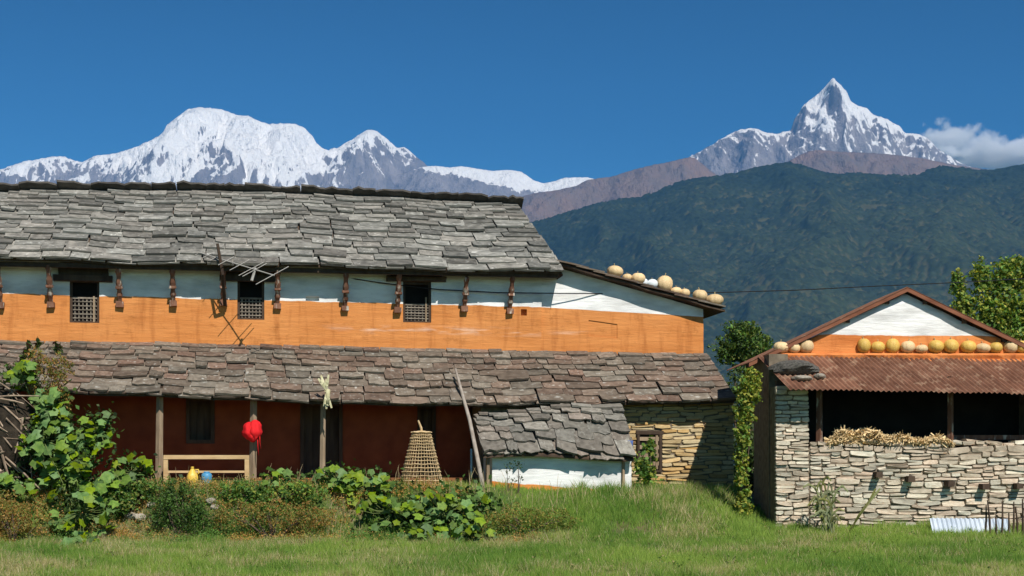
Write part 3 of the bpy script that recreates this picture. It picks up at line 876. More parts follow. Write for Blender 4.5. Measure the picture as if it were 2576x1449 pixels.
# --- windows of the upper floor
M_LATT = surf('grey_lattice_wood', (0.13, 0.105, 0.08), (0.30, 0.25, 0.20), 9, 0.85, 0.2, objrand=0.3)
for k, h in enumerate(holes[:3]):
    ua, ub, wa, wb = h
    win = MB().box(ua + 0.004, ub - 0.004, 0.33, 0.36, wa + 0.004, wb - 0.004).build('window', M_DARK, house)  # dark panel, painted as the shade of the room behind
    fr = MB()
    fr.box(ua + 0.003, ua + 0.06, 0.05, 0.13, wa + 0.003, wb - 0.003); fr.box(ub - 0.06, ub - 0.003, 0.05, 0.13, wa + 0.003, wb - 0.003)
    fr.box(ua + 0.062, ub - 0.062, 0.05, 0.13, wa + 0.003, wa + 0.05); fr.box(ua + 0.062, ub - 0.062, 0.05, 0.13, wb - 0.07, wb - 0.003)
    fr.build('window_frame', M_WOOD_D, win)
    hm = wa + (wb - wa) * (0.56, 0.50, 0.42)[k]
    MB().box(ua + 0.064, ub - 0.064, 0.055, 0.10, hm, hm + 0.04).build('lattice_rail', M_LATT, win)
    rg = random.Random(k + 3)
    nx, nz = 6, 5
    for i in range(nx):
        x = ua + 0.07 + (ub - ua - 0.14) * (i + 0.5) / nx
        MB().box(x - 0.013, x + 0.013, 0.07, 0.085, wa + 0.052, hm - 0.002, 0.004).build('lattice_bar', M_LATT, win)
    for j in range(nz):
        z = wa + 0.07 + (hm - wa - 0.09) * (j + 0.5) / nz
        MB().box(ua + 0.066, ub - 0.066, 0.052, 0.068, z - 0.012, z + 0.012, 0.004).build('lattice_bar', M_LATT, win)
    if k != 1:
        MB().box(ub - 0.15, ub - 0.11, 0.02, 0.048, wa + 0.02, wa + (wb - wa) * 0.62).build('shutter_stile', M_WOOD_G, win)
    mpx = (wins[k][0] + wins[k][1]) / 2
    lw = (HF.u(mpx - 78, 0), HF.u(mpx + 72, 0), HF.w(mpx, 706, 0), HF.w(mpx, 678, 0))
    ln = MB().box(lw[0] + 0.12, lw[1] - 0.1, -0.10, 0.05, lw[2] + 0.11, lw[3] + 0.12, 0.015)
    ln.box(lw[0], lw[1], -0.16, 0.04, lw[2] - 0.03, lw[2] + 0.105, 0.015)
    ln.build('lintel', M_WOOD_D, win)

# --- main roof
ve, vr = -0.67, 2.6
def Eu(u):
    a, b = hp(0, 655, ve), hp(1415, 690, ve)
    z = a.z + (u - a.x) * (b.z - a.z) / (b.x - a.x)
    return Vector((u, ve, z + 0.025 * math.sin(u * 0.9) + 0.02 * math.sin(u * 2.3 + 1)))
def Ru(u):
    xs_ = [(-60, 487), (60, 480), (250, 479), (500, 481), (700, 486), (950, 496), (1150, 508), (1300, 516)]
    q = [hp(p, y, vr) for p, y in xs_]
    return Vector((u, vr, float(np.interp(u, [p.x for p in q], [p.z for p in q])) - 0.05))
uEe, uRe = HF.u(1418, ve), HF.u(1300, vr)
def right_main(s): return uEe + (uRe - uEe) * s
uLr = HF.u(0, ve) - 3.2
deck = MB()
N = 46
def quad_strip(mb, PA_, PB_, th):
    # slab between two polylines (bottom faces th below)
    b = len(mb.v)
    for p, q in zip(PA_, PB_):
        mb.v += [tuple(p), tuple(q), (p.x, p.y, p.z - th), (q.x, q.y, q.z - th)]
    n = len(PA_)
    for i in range(n - 1):
        o = b + 4 * i
        mb.f += [(o, o + 4, o + 5, o + 1), (o + 2, o + 3, o + 7, o + 6), (o, o + 2, o + 6, o + 4), (o + 1, o + 5, o + 7, o + 3)]
    mb.f += [(b, b + 1, b + 3, b + 2), (b + 4 * n - 4, b + 4 * n - 2, b + 4 * n - 1, b + 4 * n - 3)]
A, B = [], []
for i in range(N + 1):
    f = i / N
    p, q = Eu(uLr + (uEe - 0.03 - uLr) * f), Ru(uLr + (uRe - 0.03 - uLr) * f)
    A.append(p.lerp(q, 0.03)); B.append(q)
quad_strip(deck, A, B, 0.07)
A2 = [Vector((uLr, 5.8, Eu(uLr).z)), Vector((uEe, 5.8, Eu(uEe).z))]
B2 = [Ru(uLr) + Vector((0, 0.01, 0)), Ru(uRe) + Vector((0, 0.01, 0))]
quad_strip(deck, B2, A2, 0.07)
hipA = [Eu(uEe - 0.03) + Vector((0.01, 0, 0)), Vector((uEe + 0.0, 5.8, Eu(uEe).z))]
hipB = [Ru(uRe - 0.03) + Vector((0.01, 0, 0)), Ru(uRe - 0.03) + Vector((0.011, 0.02, 0))]
quad_strip(deck, hipA, hipB, 0.05)
roof = deck.build('roof', M_WOOD_D, house)
SV = slate_variants(M_SLATE, 18, 1, 0.018)
uvis = HF.u(-30, ve)
n1 = slate_roof(roof, Eu, Ru, 15, (0.46, 0.92), SV, 'slate', 0.044, lambda s: uLr, right_main, 0.55,
                lambda u, s, i: u < uvis - 0.3, (1.35, 0.8), 5)
# slates that edge the hip on the right
# ridge slabs of the far slope that stand up past the ridge
RV = slate_variants(M_RIDGE, 6, 4, 0.06)
u = uLr; rg = random.Random(8)
jm = MB()
while u < uRe + 0.05:
    l = rg.uniform(0.45, 1.0)
    if u + l > uRe + 0.05: l = uRe + 0.07 - u + 0.1
    c = Ru(u + l / 2)
    ex = Vector((1, 0, rg.uniform(-0.03, 0.03) - 0.012)).normalized()
    ey = Vector((0, 0.86, -0.50)).normalized(); ez = ex.cross(ey).normalized(); ey = ez.cross(ex)
    M = Matrix.Translation(c + Vector((0, -0.20, 0.20 + rg.uniform(-0.02, 0.03)))) @ Matrix((ex, ey, ez)).transposed().to_4x4() @ Matrix.Diagonal((l * 1.04, 0.7, 0.05, 1))
    if u > uvis - 1.4:
        o = link('ridge_slab', rg.choice(RV), roof); o.matrix_local = M
    u += l
# rafters under the eave and wall plate
MB().box(uL, uS + 0.3, -0.14, 0.0, w_roof - 0.16, w_roof - 0.02, 0.0).build('wall_plate', M_WOOD_D, house)
a_, b_ = Eu(uLr + 0.4), Eu(uEe - 0.1)
MB().hexa([(a_.x, -0.50, a_.z - 0.08), (b_.x, -0.50, b_.z - 0.08), (b_.x, -0.40, b_.z - 0.08), (a_.x, -0.40, a_.z - 0.08),
           (a_.x, -0.50, a_.z + 0.03), (b_.x, -0.50, b_.z + 0.03), (b_.x, -0.40, b_.z + 0.03), (a_.x, -0.40, a_.z + 0.03)]).build('eave_beam', M_WOOD_D, house)
# carved struts from the wall up to the eave beam
struts = [(2, 770), (128, 768), (302, 767), (436, 765), (562, 763), (698, 771), (868, 777), (1000, 781), (1168, 778), (1282, 784)]
for px, yb in struts:
    f = hp(px, yb, -0.02)
    tpt = Vector((f.x, -0.47, Eu(f.x).z - 0.06))
    st = MB()
    rs, pts = [], []
    for i in range(11):
        t = i / 10
        pts.append(Vector((f.x, -0.06, f.z + 0.08)).lerp(tpt, t))
        rs.append(0.062 * (1.18 if i in (2, 5, 6, 9) else 0.86))
    st.tube(pts, rs, 6)
    s_ob = st.build('eave_strut', M_WOOD_R, house)
    MB().box(f.x - 0.085, f.x + 0.085, -0.13, 0.03, f.z - 0.06, f.z + 0.075, 0.012).build('strut_foot', M_WOOD_R, s_ob)
    mid = Vector((f.x, -0.06, f.z + 0.08)).lerp(tpt, 0.42)
    MB().box(f.x - 0.08, f.x + 0.08, mid.y - 0.08, mid.y + 0.05, mid.z - 0.03, mid.z + 0.03, 0.01).build('strut_collar', M_WOOD_R, s_ob)
# roof of the extension, sloping down to the right
ra, rb = hp(1385, 655, -0.3), hp(1824, 779, -0.3)
er = MB(); A, B = [], []
for i in range(10):
    t = i / 9; p = ra.lerp(rb, t) + Vector((0, 0, 0.02 * math.sin(i * 2.1)))
    A.append(p); B.append(p + Vector((0.0, 4.2, 0.0)))
quad_strip(er, A, B, 0.05)
eroof = er.build('extension_roof', M_WOOD_D, house)
SVd = slate_variants(M_SLATE_D, 18, 7, 0.045)
dirx = (rb - ra).normalized()
rg = random.Random(21); L = (rb - ra).length; s = L
k = 0
while s > 0.75:
    l = rg.uniform(0.40, 0.6)
    for row in range(3):
        wv = 0.75
        ex = Vector((0, 1, 0)); ey = -dirx; ez = ex.cross(ey)
        if ez.z < 0: ex = -ex; ez = -ez
        M = Matrix.Translation(ra + dirx * s + Vector((0, wv * (row + 0.5) - 0.08, 0.05 + rg.uniform(0, 0.015)))) @ Matrix((ex, ey, ez)).transposed().to_4x4() @ Matrix.Rotation(rad(-3), 4, 'X') @ Matrix.Diagonal((wv * 0.98, l * 1.7, 0.035, 1))
        o = link('slate', rg.choice(SVd), eroof); o.matrix_local = M
    s -= l
# --- ground floor: veranda
vE = -1.95
w_g = HF.w(700, 1232, -2.0)                       # yard level
def Ev(u):
    q = [hp(p, y, vE) for p, y in ((-60, 975), (140, 990), (400, 999), (700, 1012), (900, 1019), (1200, 1024), (1450, 1021), (1852, 1014))]
    return Vector((u, vE, float(np.interp(u, [p.x for p in q], [p.z for p in q])) + 0.015 * math.sin(u * 2.7)))
def Rv(u):
    q = [hp(p, y, -0.01) for p, y in ((-60, 862), (0, 866), (400, 868), (900, 880), (1400, 890), (1771, 897))]
    return Vector((u, -0.01, float(np.interp(u, [p.x for p in q], [p.z for p in q]))))
uVe, uVr = HF.u(1853, vE), HF.u(1777, 0)
uLv = HF.u(0, vE) - 2.0
vd = MB(); A, B = [], []
for i in range(41):
    f = i / 40
    p, q = Ev(uLv + (uVe - 0.02 - uLv) * f), Rv(uLv + (uVr - 0.02 - uLv) * f)
    A.append(p.lerp(q, 0.045)); B.append(q)
quad_strip(vd, A, B, 0.06)
vroof = vd.build('veranda_roof', M_WOOD_D, house)
uvis2 = HF.u(-30, vE)
n2 = slate_roof(vroof, Ev, Rv, 9, (0.38, 0.80), SVd, 'veranda_slate', 0.045, lambda s: uLv, lambda s: uVe + (uVr - uVe) * s, 1.15,
                lambda u, s, i: u < uvis2 - 0.2, (1.25, 0.85), 15)
# back wall of the veranda with doors and window openings
wvt = HF.w(700, 868, 0) - 0.25
uRoom = HF.u(1205, -1.5)
def dh(a, b, c, d): m = (a + b) / 2; return (HF.u(a, -0.05), HF.u(b, -0.05), HF.w(m, d, -0.05), HF.w(m, c, -0.05))
dholes = [dh(468, 540, 1000, 1116), dh(755, 862, 1012, 1205), dh(1050, 1096, 1020, 1205)]
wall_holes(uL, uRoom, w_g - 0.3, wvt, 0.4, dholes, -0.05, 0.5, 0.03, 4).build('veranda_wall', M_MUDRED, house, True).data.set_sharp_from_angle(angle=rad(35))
for k, h in enumerate(dholes):
    nm = 'window' if k == 0 else 'door'
    d = MB().box(h[0] + 0.003, h[1] - 0.003, 0.12, 0.16, h[2] + 0.003, h[3] - 0.003).build(nm, M_WOOD_D, house)
    fr = MB(); t = 0.09
    fr.box(h[0] + 0.002, h[0] + t, -0.09, 0.06, h[2] + 0.002, h[3] - 0.002); fr.box(h[1] - t, h[1] - 0.002, -0.09, 0.06, h[2] + 0.002, h[3] - 0.002)
    fr.box(h[0] + t + 0.002, h[1] - t - 0.002, -0.09, 0.06, h[3] - t, h[3] - 0.002)
    if k == 0: fr.box(h[0] + t + 0.002, h[1] - t - 0.002, -0.09, 0.06, h[2] + 0.002, h[2] + t)
    fr.build('frame', M_WOOD_D, d)
    x = h[0] + t
    npl = 3 if k != 1 else 4
    wd = (h[1] - h[0] - 2 * t) / npl
    for i in range(npl):
        MB().box(x + wd * i + 0.005, x + wd * (i + 1) - 0.005, 0.095, 0.118, h[2] + (t if k == 0 else 0.01), h[3] - t - 0.004, 0.003).build('plank', M_WOOD_D, d)
# plinth
w_pl = HF.w(520, 1203, -1.7)
MB().box(uL, uRoom - 0.01, -1.72, -0.052, w_g - 0.4, w_pl, 0.0).build('plinth', M_CLAYFLOOR, house)
# posts of the veranda with brackets
for (px, r) in ((400, 0.085), (636, 0.085), (811, 0.065)):
    p = hp(px, 1100, -1.62)
    top_z = Ev(p.x).z + 0.15
    po = MB(); po.tube([(p.x, -1.62, w_pl - 0.02), (p.x + 0.01, -1.62, (w_pl + top_z) / 2), (p.x + 0.02, -1.62, top_z + 0.06)], [r, r * 0.95, r * 0.92], 4)
    po_o = po.build('post', M_WOOD_G, house)
    MB().box(p.x - 0.26, p.x + 0.28, -1.69, -1.56, top_z + 0.0, top_z + 0.11, 0.015).build('bracket', M_WOOD_D, po_o)
pa, pb = Ev(uLv + 0.3), Ev(uVe - 0.5)
q0 = Ev(HF.u(300, vE)).z; q1 = Ev(HF.u(1100, vE)).z
MB().hexa([(uLv + .2, -1.70, q0 + 0.19), (uRoom, -1.70, q1 + 0.19), (uRoom, -1.56, q1 + 0.19), (uLv + .2, -1.56, q0 + 0.19),
           (uLv + .2, -1.70, q0 + 0.27), (uRoom, -1.70, q1 + 0.27), (uRoom, -1.56, q1 + 0.27), (uLv + .2, -1.56, q0 + 0.27)]).build('veranda_beam', M_WOOD_D, house)
# ground floor room on the right, built of stone
vS = -1.5
uS0, uS1 = HF.u(1210, vS), HF.u(1847, vS)
w_s0 = HF.w(1740, 1262, vS) - 0.25
w_s1 = Ev(HF.u(1700, vE)).z + 0.30
sw = MB(); sw.box(uS0, uS1 - 0.02, vS + 0.025, -0.06, w_s0, w_s1)
swall = sw.build('stone_wall', M_MORTAR, house)
wn_ = (HF.u(1602, vS), HF.u(1664, vS), HF.w(1630, 1182, vS), HF.w(1630, 1085, vS))
STV_Y = stone_variants(M_STONE_Y, 14, 5)
n3 = stone_wall(swall, HF.u(1560, vS), uS1, w_s0 + 0.12, w_s1 - 0.02, vS, STV_Y, (0.06, 0.115), (0.25, 0.65), seed=31, depth=0.10, hole=wn_)
w5 = MB().box(wn_[0], wn_[1], vS + 0.005, vS + 0.020, wn_[2], wn_[3]).build('window', M_DARK, house)  # flat dark panel stands for the shade inside the opening
fr = MB()
fr.box(wn_[0], wn_[0] + 0.06, vS - 0.06, vS + 0.004, wn_[2], wn_[3] - 0.08); fr.box(wn_[1] - 0.07, wn_[1], vS - 0.06, vS + 0.004, wn_[2], wn_[3] - 0.08)
fr.box(wn_[0] - 0.03, wn_[1] + 0.04, vS - 0.065, vS + 0.003, wn_[3] - 0.078, wn_[3] + 0.01); fr.box(wn_[0], wn_[1], vS - 0.062, vS + 0.003, wn_[2] - 0.06, wn_[2] - 0.002)
fr.build('window_frame', M_WOOD_D, w5)
for i in range(4):
    z = wn_[2] + (wn_[3] - wn_[2] - 0.1) * (i + 0.5) / 4.2 + 0.05
    MB().box(wn_[0] + 0.062, wn_[1] - 0.072, vS - 0.03, vS + 0.003, z - 0.045, z + 0.05, 0.006).build('slat', M_WOOD_G, w5)
MB().box(wn_[1] - 0.16, wn_[1] - 0.10, vS - 0.05, vS - 0.034, wn_[2] + 0.02, wn_[3] - 0.10).build('shutter_stile', M_WOOD_G, w5)
print('slates', n1, n2, 'stones', n3)

# ================================================================== THE STONE BARN
barn = empty('stone_barn', BF.o, BF.t)
tag(barn, 'stone barn with white and orange gable and a rusty corrugated lean-to roof', 'barn')
bp = BF.P
STV = stone_variants(M_STONE, 18, 6)
M_RUST = surf('rusty_corrugated_iron', (0.125, 0.053, 0.030), (0.23, 0.108, 0.065), 2.2, 0.75, 0.15, objrand=0.16, c3=(0.30, 0.18, 0.115), c3amt=0.60, c3scale=3.5, spec=0.3)
M_VERGE = surf('red_brown_verge_board', (0.15, 0.055, 0.03), (0.25, 0.10, 0.055), 5, 0.8, 0.25, stretch=(0.3, 1, 1))
M_CLAY = surf('orange_clay_ledge', (0.52, 0.155, 0.04), (0.66, 0.24, 0.075), 3.0, 0.95, 0.5, c3=(0.40, 0.12, 0.04), c3amt=0.60, c3scale=5, bdist=0.05)
wb0 = -0.75
# front wall, pillar
u0 = 0.0; u_p = BF.u(2036, 0); u_w = BF.u(2062, 0.0); u_end = 2 * BF.u(2283, 1.2)
w_pil = BF.w(1990, 985, 0)
w_low = BF.w(2300, 1118, 0)
pil = MB().box(u0 + 0.02, u_p - 0.02, 0.025, 0.62, wb0, w_pil + 0.12).build('pillar', M_MORTAR, barn)
nA = stone_wall(pil, u0, u_p, wb0 + 0.35, w_pil + 0.1, 0.0, STV, (0.06, 0.125), (0.16, 0.46), seed=41, depth=0.12, maxn=130)
lw = MB().box(u_p - 0.018, u_end, 0.025, 0.52, wb0, w_low - 0.07).build('front_wall', M_MORTAR, barn)
stubs = [(2205, 1195), (2285, 1206), (2384, 1218), (2470, 1225), (2556, 1224)]
stub_l = [bp(p, y, 0) for p, y in stubs]
def sk(u, w, l, h): return any(abs(u - s.x) < 0.06 + l / 2 and abs(w - s.z) < 0.06 + h / 2 for s in stub_l)
u_vis = u_end
nB = stone_wall(lw, u_p + 0.01, u_vis, wb0 + 0.30, w_low + 0.06, 0.0, STV, (0.065, 0.155), (0.18, 0.58), seed=43, depth=0.13, maxn=330,
                top=lambda u: w_low + 0.05 + 0.05 * math.sin(u * 3.1) + 0.04 * math.sin(u * 7.7))
# flat stones along the top of the low wall
rg = random.Random(77); u = u_p + 0.1
while u < u_vis:
    l = rg.uniform(0.25, 0.55)
    M = Matrix.Translation((u + l / 2, 0.02 + rg.uniform(0, 0.03), w_low + rg.uniform(-0.02, 0.05))) @ Matrix.Rotation(rad(rg.gauss(0, 5)), 4, 'Y') @ Matrix.Diagonal((l * 0.95, 0.42, rg.uniform(0.07, 0.13), 1))
    o = link('stone', rg.choice(STV), lw); o.matrix_local = M
    u += l
for s in stub_l:
    MB().box(s.x - 0.075, s.x + 0.07, -0.26, 0.10, s.z - 0.05, s.z + 0.075, 0.012).build('beam_end', M_WOOD_D, barn)
# posts standing on the low wall
for px, yt, rr in ((2061, 1060, 0.075), (2391, 1072, 0.07)):
    p = bp(px, 1110, 0.16)
    MB().tube([(p.x, 0.16, w_low - 0.5 if px < 2100 else w_low - 0.05), (p.x, 0.16, BF.w(px, 975, 0.16) + 0.25)], [rr, rr * 0.9], 4).build('post', M_WOOD_R, barn)
MB().box(u_p + 2.9, u_end - 0.3, 0.62, 0.72, w_low + 0.12, w_low + 0.22).build('rail', M_WOOD_R, barn)
# side and rear walls, gable wall
vg = 1.65
side = MB().box(u0 - 0.0, u0 + 0.42, 0.64, 2.3, wb0, BF.w(1930, 905, vg) + 0.05).build('side_wall', M_MORTAR, barn)
MB().box(u_end - 0.42, u_end - 0.01, 0.53, 2.3, wb0, BF.w(1930, 905, vg) + 0.05).build('side_wall', M_MORTAR, barn)
MB().box(u0 + 0.43, u_end - 0.43, 1.95, 2.0, wb0, BF.w(2200, 900, vg)).build('inner_wall', M_DARK, barn)  # near-black colour carries the shade under the lean-to, floor likewise
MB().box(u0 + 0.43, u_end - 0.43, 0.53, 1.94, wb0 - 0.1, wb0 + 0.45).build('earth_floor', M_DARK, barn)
pk = bp(2283, 722, vg - 0.45)
gl = bp(1884, 911, vg - 0.45)
slope = (pk.z - gl.z) / (pk.x - gl.x)
gr_x = pk.x + (pk.x - gl.x) * 1.0
zg = bp(2280, 846, vg).z
M_GABLE = painted_wall('white_and_orange_gable', zg, -0.003, 0.09, (0.52, 0.155, 0.04), (0.68, 0.25, 0.075))
wg0 = BF.w(2200, 925, vg)
ga, gb = u0 + 0.0, 2 * pk.x - u0
def gable_top(u): return pk.z - slope * abs(u - pk.x) - 0.13
gm_ = MB(); ncol = 40; rows_ = 8
for i in range(ncol + 1):
    u = ga + (gb - ga) * i / ncol
    for j in range(rows_ + 1):
        t = max(gable_top(u), wg0 + 0.05)
        z = wg0 + (t - wg0) * j / rows_
        gm_.v.append((u, vg + 0.04 * float(fbm(np.array(u * 0.9), np.array(z * 1.3), 3, 14)), z))
for i in range(ncol):
    for j in range(rows_):
        b = i * (rows_ + 1) + j
        gm_.f.append((b, b + rows_ + 1, b + rows_ + 2, b + 1))
gw = gm_.build('gable_wall', M_GABLE, barn, True)
gw.modifiers.new('thickness', 'SOLIDIFY').thickness = -0.3
# gable roof slopes: corrugated sheets with verge boards
def corr_sheet(name, mat, parent, org, ex, ey, W_, L_, pitch=0.115, amp=0.016, th=0.006, seg=6):
    """corrugated sheet: waves across ex, length along ey"""
    org, ex, ey = Vector(org), Vector(ex).normalized(), Vector(ey).normalized(); ez = ex.cross(ey).normalized()
    n = max(2, int(round(W_ / pitch * seg))); mb = MB()
    for k in range(n + 1):
        x = W_ * k / n; z = amp * math.sin(2 * math.pi * x / pitch)
        for (y, dz) in ((0, 0), (L_, 0), (L_, -th), (0, -th)):
            p = org + ex * x + ey * y + ez * (z + dz); mb.v.append(tuple(p))
    for k in range(n):
        a = 4 * k
        mb.f += [(a, a + 4, a + 5, a + 1), (a + 2, a + 6, a + 7, a + 3), (a + 1, a + 5, a + 6, a + 2), (a, a + 3, a + 7, a + 4)]
    mb.f += [(0, 1, 2, 3), (4 * n, 4 * n + 3, 4 * n + 2, 4 * n + 1)]
    return mb.build(name, mat, parent, False)
for sgn in (-1, 1):
    edge = Vector((pk.x + sgn * (pk.x - gl.x), 0, gl.z))
    ridge = Vector((pk.x, 0, pk.z))
    dn = (edge - ridge); L_ = dn.length; dn.normalize()
    v_ = vg - 0.45; ns = 3
    for i in range(ns):
        wv = 0.92
        org = Vector((ridge.x, v_ + i * 0.9, ridge.z + 0.004 * (i % 2)))
        if sgn < 0: corr_sheet('roof_sheet', M_RUST, barn, org, (0, 1, 0), dn, wv, L_, 0.115, 0.014)
        else: corr_sheet('roof_sheet', M_RUST, barn, org, (0, 1, 0), dn, wv, L_, 0.115, 0.014)
    vb = MB(); nrm = Vector((-dn.z, 0, dn.x)) if sgn > 0 else Vector((dn.z, 0, -dn.x))
    if nrm.z < 0: nrm = -nrm
    p0 = ridge + Vector((0, 0, -0.02)); p1 = edge + Vector((0, 0, -0.02))
    hh = 0.085
    y0_, y1_ = v_ - 0.02, v_ + 0.03
    vb.hexa([(p0.x, y0_, p0.z - hh), (p1.x, y0_, p1.z - hh), (p1.x, y1_, p1.z - hh), (p0.x, y1_, p0.z - hh),
             (p0.x, y0_, p0.z), (p1.x, y0_, p1.z), (p1.x, y1_, p1.z), (p0.x, y1_, p0.z)] if sgn > 0 else
            [(p1.x, y0_, p1.z - hh), (p0.x, y0_, p0.z - hh), (p0.x, y1_, p0.z - hh), (p1.x, y1_, p1.z - hh),
             (p1.x, y0_, p1.z), (p0.x, y0_, p0.z), (p0.x, y1_, p0.z), (p1.x, y1_, p1.z)])
    vb.build('verge_board', M_VERGE, barn)
    for k in range(4):           # purlins seen below the verge
        q = ridge.lerp(edge, 0.12 + 0.25 * k)
        MB().box(q.x - 0.04, q.x + 0.04, v_ + 0.06, 3.7, q.z - 0.17, q.z - 0.06).build('purlin', M_WOOD_D, barn)
# clay ledge that carries the pumpkins
led0, led1 = BF.u(1938, vg - 0.3), BF.u(2576, vg - 0.3) + 2.0
zl0, zl1 = BF.w(1960, 889, vg - 0.3), BF.w(2540, 889, vg - 0.3)
le = MB(); nseg = 44
for i in range(nseg + 1):
    u = led0 + (led1 - led0) * i / nseg
    z = zl0 + (zl1 - zl0) * (u - led0) / (led1 - led0)
    j1 = 0.035 * float(fbm(np.array(u * 2.2), np.array(1.0), 3, 51)); j2 = 0.04 * float(fbm(np.array(u * 2.9), np.array(4.0), 3, 52))
    for (v, dz) in ((vg + 0.02, 0.012), (vg - 0.40 + j1, 0.0), (vg - 0.46 + j1, -0.05), (vg - 0.43 + j2, -0.13), (vg - 0.55 + j2, -0.19), (vg - 0.55 + j2, -0.30), (vg + 0.02, -0.36)):
        le.v.append((u, v, z + dz))
for i in range(nseg):
    for k in range(7):
        a = i * 7 + k; b = i * 7 + (k + 1) % 7
        le.f.append((a, b, b + 7, a + 7))
le.f += [tuple(range(7)), tuple(reversed(range(nseg * 7, nseg * 7 + 7)))]
le.build('clay_ledge', M_CLAY, barn)
def ledge_z(u): return zl0 + (zl1 - zl0) * (u - led0) / (led1 - led0)
# corrugated lean-to roof
c_tl, c_bl = bp(1906, 897, vg - 0.45), bp(1953, 980, -0.62)
c_br = bp(2576, 992, -0.62); c_tr = bp(2576, 905, vg - 0.45)
un = c_bl.x
ey = Vector((0.0, c_bl.y - c_tl.y, c_bl.z - c_tl.z)); Ls = ey.length
zslope = (c_br.z - c_bl.z) / (c_br.x - c_bl.x)
i = 0; x = c_tl.x
while x < u_end + 0.4:
    f = x - c_bl.x
    o_ = Vector((x, c_tl.y, c_tl.z + zslope * 0.6 * f + (0.012 if i % 2 else 0.0)))
    e_ = Vector((x + 0.30, c_bl.y + random.uniform(-0.03, 0.03), c_bl.z + zslope * f + (0.012 if i % 2 else 0.0)))
    d_ = e_ - o_
    corr_sheet('lean_to_sheet', M_RUST, barn, o_, (1, 0, zslope * 0.8), d_, 0.83, d_.length, 0.115, 0.019)
    x += 0.80; i += 1
MB().hexa([(u0 + 0.05, 0.10, w_pil + 0.13), (u_end, 0.10, w_pil + 0.10), (u_end, 0.24, w_pil + 0.10), (u0 + 0.05, 0.24, w_pil + 0.13),
           (u0 + 0.05, 0.10, w_pil + 0.25), (u_end, 0.10, w_pil + 0.22), (u_end, 0.24, w_pil + 0.22), (u0 + 0.05, 0.24, w_pil + 0.25)]).build('lean_to_beam', M_WOOD_D, barn)

# ================================================================== SMALL SLATE ROOFED SHED
shed = empty('slate_shed', HF.o, HF.t)
tag(shed, 'small whitewashed shed with ragged stone slate roof against the farmhouse', 'shed')
vF = -3.0
sa, sb = HF.u(1238, vF), HF.u(1588, vF)
zw0, zw1 = HF.w(1400, 1258, vF) - 0.35, HF.w(1400, 1150, vF) + 0.08
zor = HF.w(1330, 1222, vF)
M_SHED = painted_wall('shed_plaster', zor + 0.02, -0.08, 0.12, (0.58, 0.185, 0.04), (0.70, 0.26, 0.06))
wall_holes(sa, sb, zw0, zw1, 1.3, [], vF, 0.25, 0.05, 17).build('wall', M_SHED, shed, True).data.set_sharp_from_angle(angle=rad(35))
def Es(u):
    a, b = hp(1212, 1147, -3.28), hp(1598, 1150, -3.28)
    return Vector((u, -3.28, a.z + (u - a.x) * (b.z - a.z) / (b.x - a.x) + 0.05 * math.sin((u - a.x) * 1.4)))
def Rs(u):
    a, b = hp(1212, 1046, -1.98), hp(1430, 1020, -1.98)
    return Vector((u, -1.98, a.z + min(max(u - a.x, 0), b.x - a.x) * (b.z - a.z) / (b.x - a.x) - 0.03))
us0, us1 = HF.u(1212, -3.28), HF.u(1598, -3.28)
sd = MB(); A, B = [], []
for i in range(12):
    u = us0 + 0.03 + (us1 - us0 - 0.06) * i / 11
    A.append(Es(u)); B.append(Rs(u))
quad_strip(sd, A, B, 0.05)
sroof = sd.build('roof', M_WOOD_D, shed)
M_SLATE_S = surf('grey_brown_shed_slate', (0.13, 0.115, 0.095), (0.24, 0.215, 0.18), 4.0, 0.85, 0.45, objrand=0.32, huevar=0.02, c3=(0.32, 0.30, 0.26), c3amt=0.63, c3scale=5)
SVs = slate_variants(M_SLATE_S, 14, 12, 0.10)
slate_roof(sroof, Es, Rs, 6, (0.30, 0.62), SVs, 'slate', 0.045, lambda s: us0 + 0.02, lambda s: us1, 3.0, None, (2.1, 0.7), 61, lenf=1.7, lj=0.3)
pp_ = hp(1226, 1180, -3.06)
MB().tube([(pp_.x, -3.08, zw0), (pp_.x + 0.01, -3.08, Es(pp_.x).z - 0.04)], [0.055, 0.05], 5).build('post', M_WOOD_G, shed)
pp_ = hp(1568, 1180, -3.06)
MB().tube([(pp_.x, -3.07, zw0), (pp_.x, -3.07, Es(pp_.x).z - 0.04)], [0.045, 0.04], 5).build('post', M_WOOD_G, shed)

# ================================================================== THINGS ON AND ABOUT THE HOUSE
HW = lambda p: HF.world(p)
# pumpkins
M_PUMP = surf('pale_pumpkin_skin', (0.58, 0.39, 0.19), (0.78, 0.58, 0.33), 9, 0.6, 0.15, objrand=0.15, spec=0.35)
M_PUMY = surf('yellow_pumpkin_skin', (0.55, 0.32, 0.05), (0.74, 0.50, 0.14), 9, 0.55, 0.15, objrand=0.15, spec=0.35)
M_GOURD = surf('white_gourd_skin', (0.62, 0.66, 0.68), (0.78, 0.80, 0.80), 4, 0.6, 0.05, spec=0.35)
M_STALK = surf('dry_pumpkin_stalk', (0.30, 0.24, 0.12), (0.42, 0.36, 0.20), 12, 0.9, 0.1)
def pumpkin_mesh(mat, ribs, sq, seed):
    rg = random.Random(seed); prof = []
    for i in range(9):
        t = math.pi * i / 8
        prof.append((max(math.sin(t), 0.05) * (1.0 + 0.04 * math.cos(2 * t)), (-math.cos(t) * sq) + sq))
    prof[-1] = (0.06, 2 * sq - 0.10); prof[0] = (0.25, 0.02)
    ph = rg.uniform(0, 6)
    mb = MB().lathe(prof, 24, (0, 0, 0), lambda t, z: 1 + 0.075 * math.cos(ribs * t + ph) + 0.05 * math.cos(t + ph) + 0.03 * math.cos(2 * t + 3 * ph))
    return mb.mesh('flesh', mat, True)
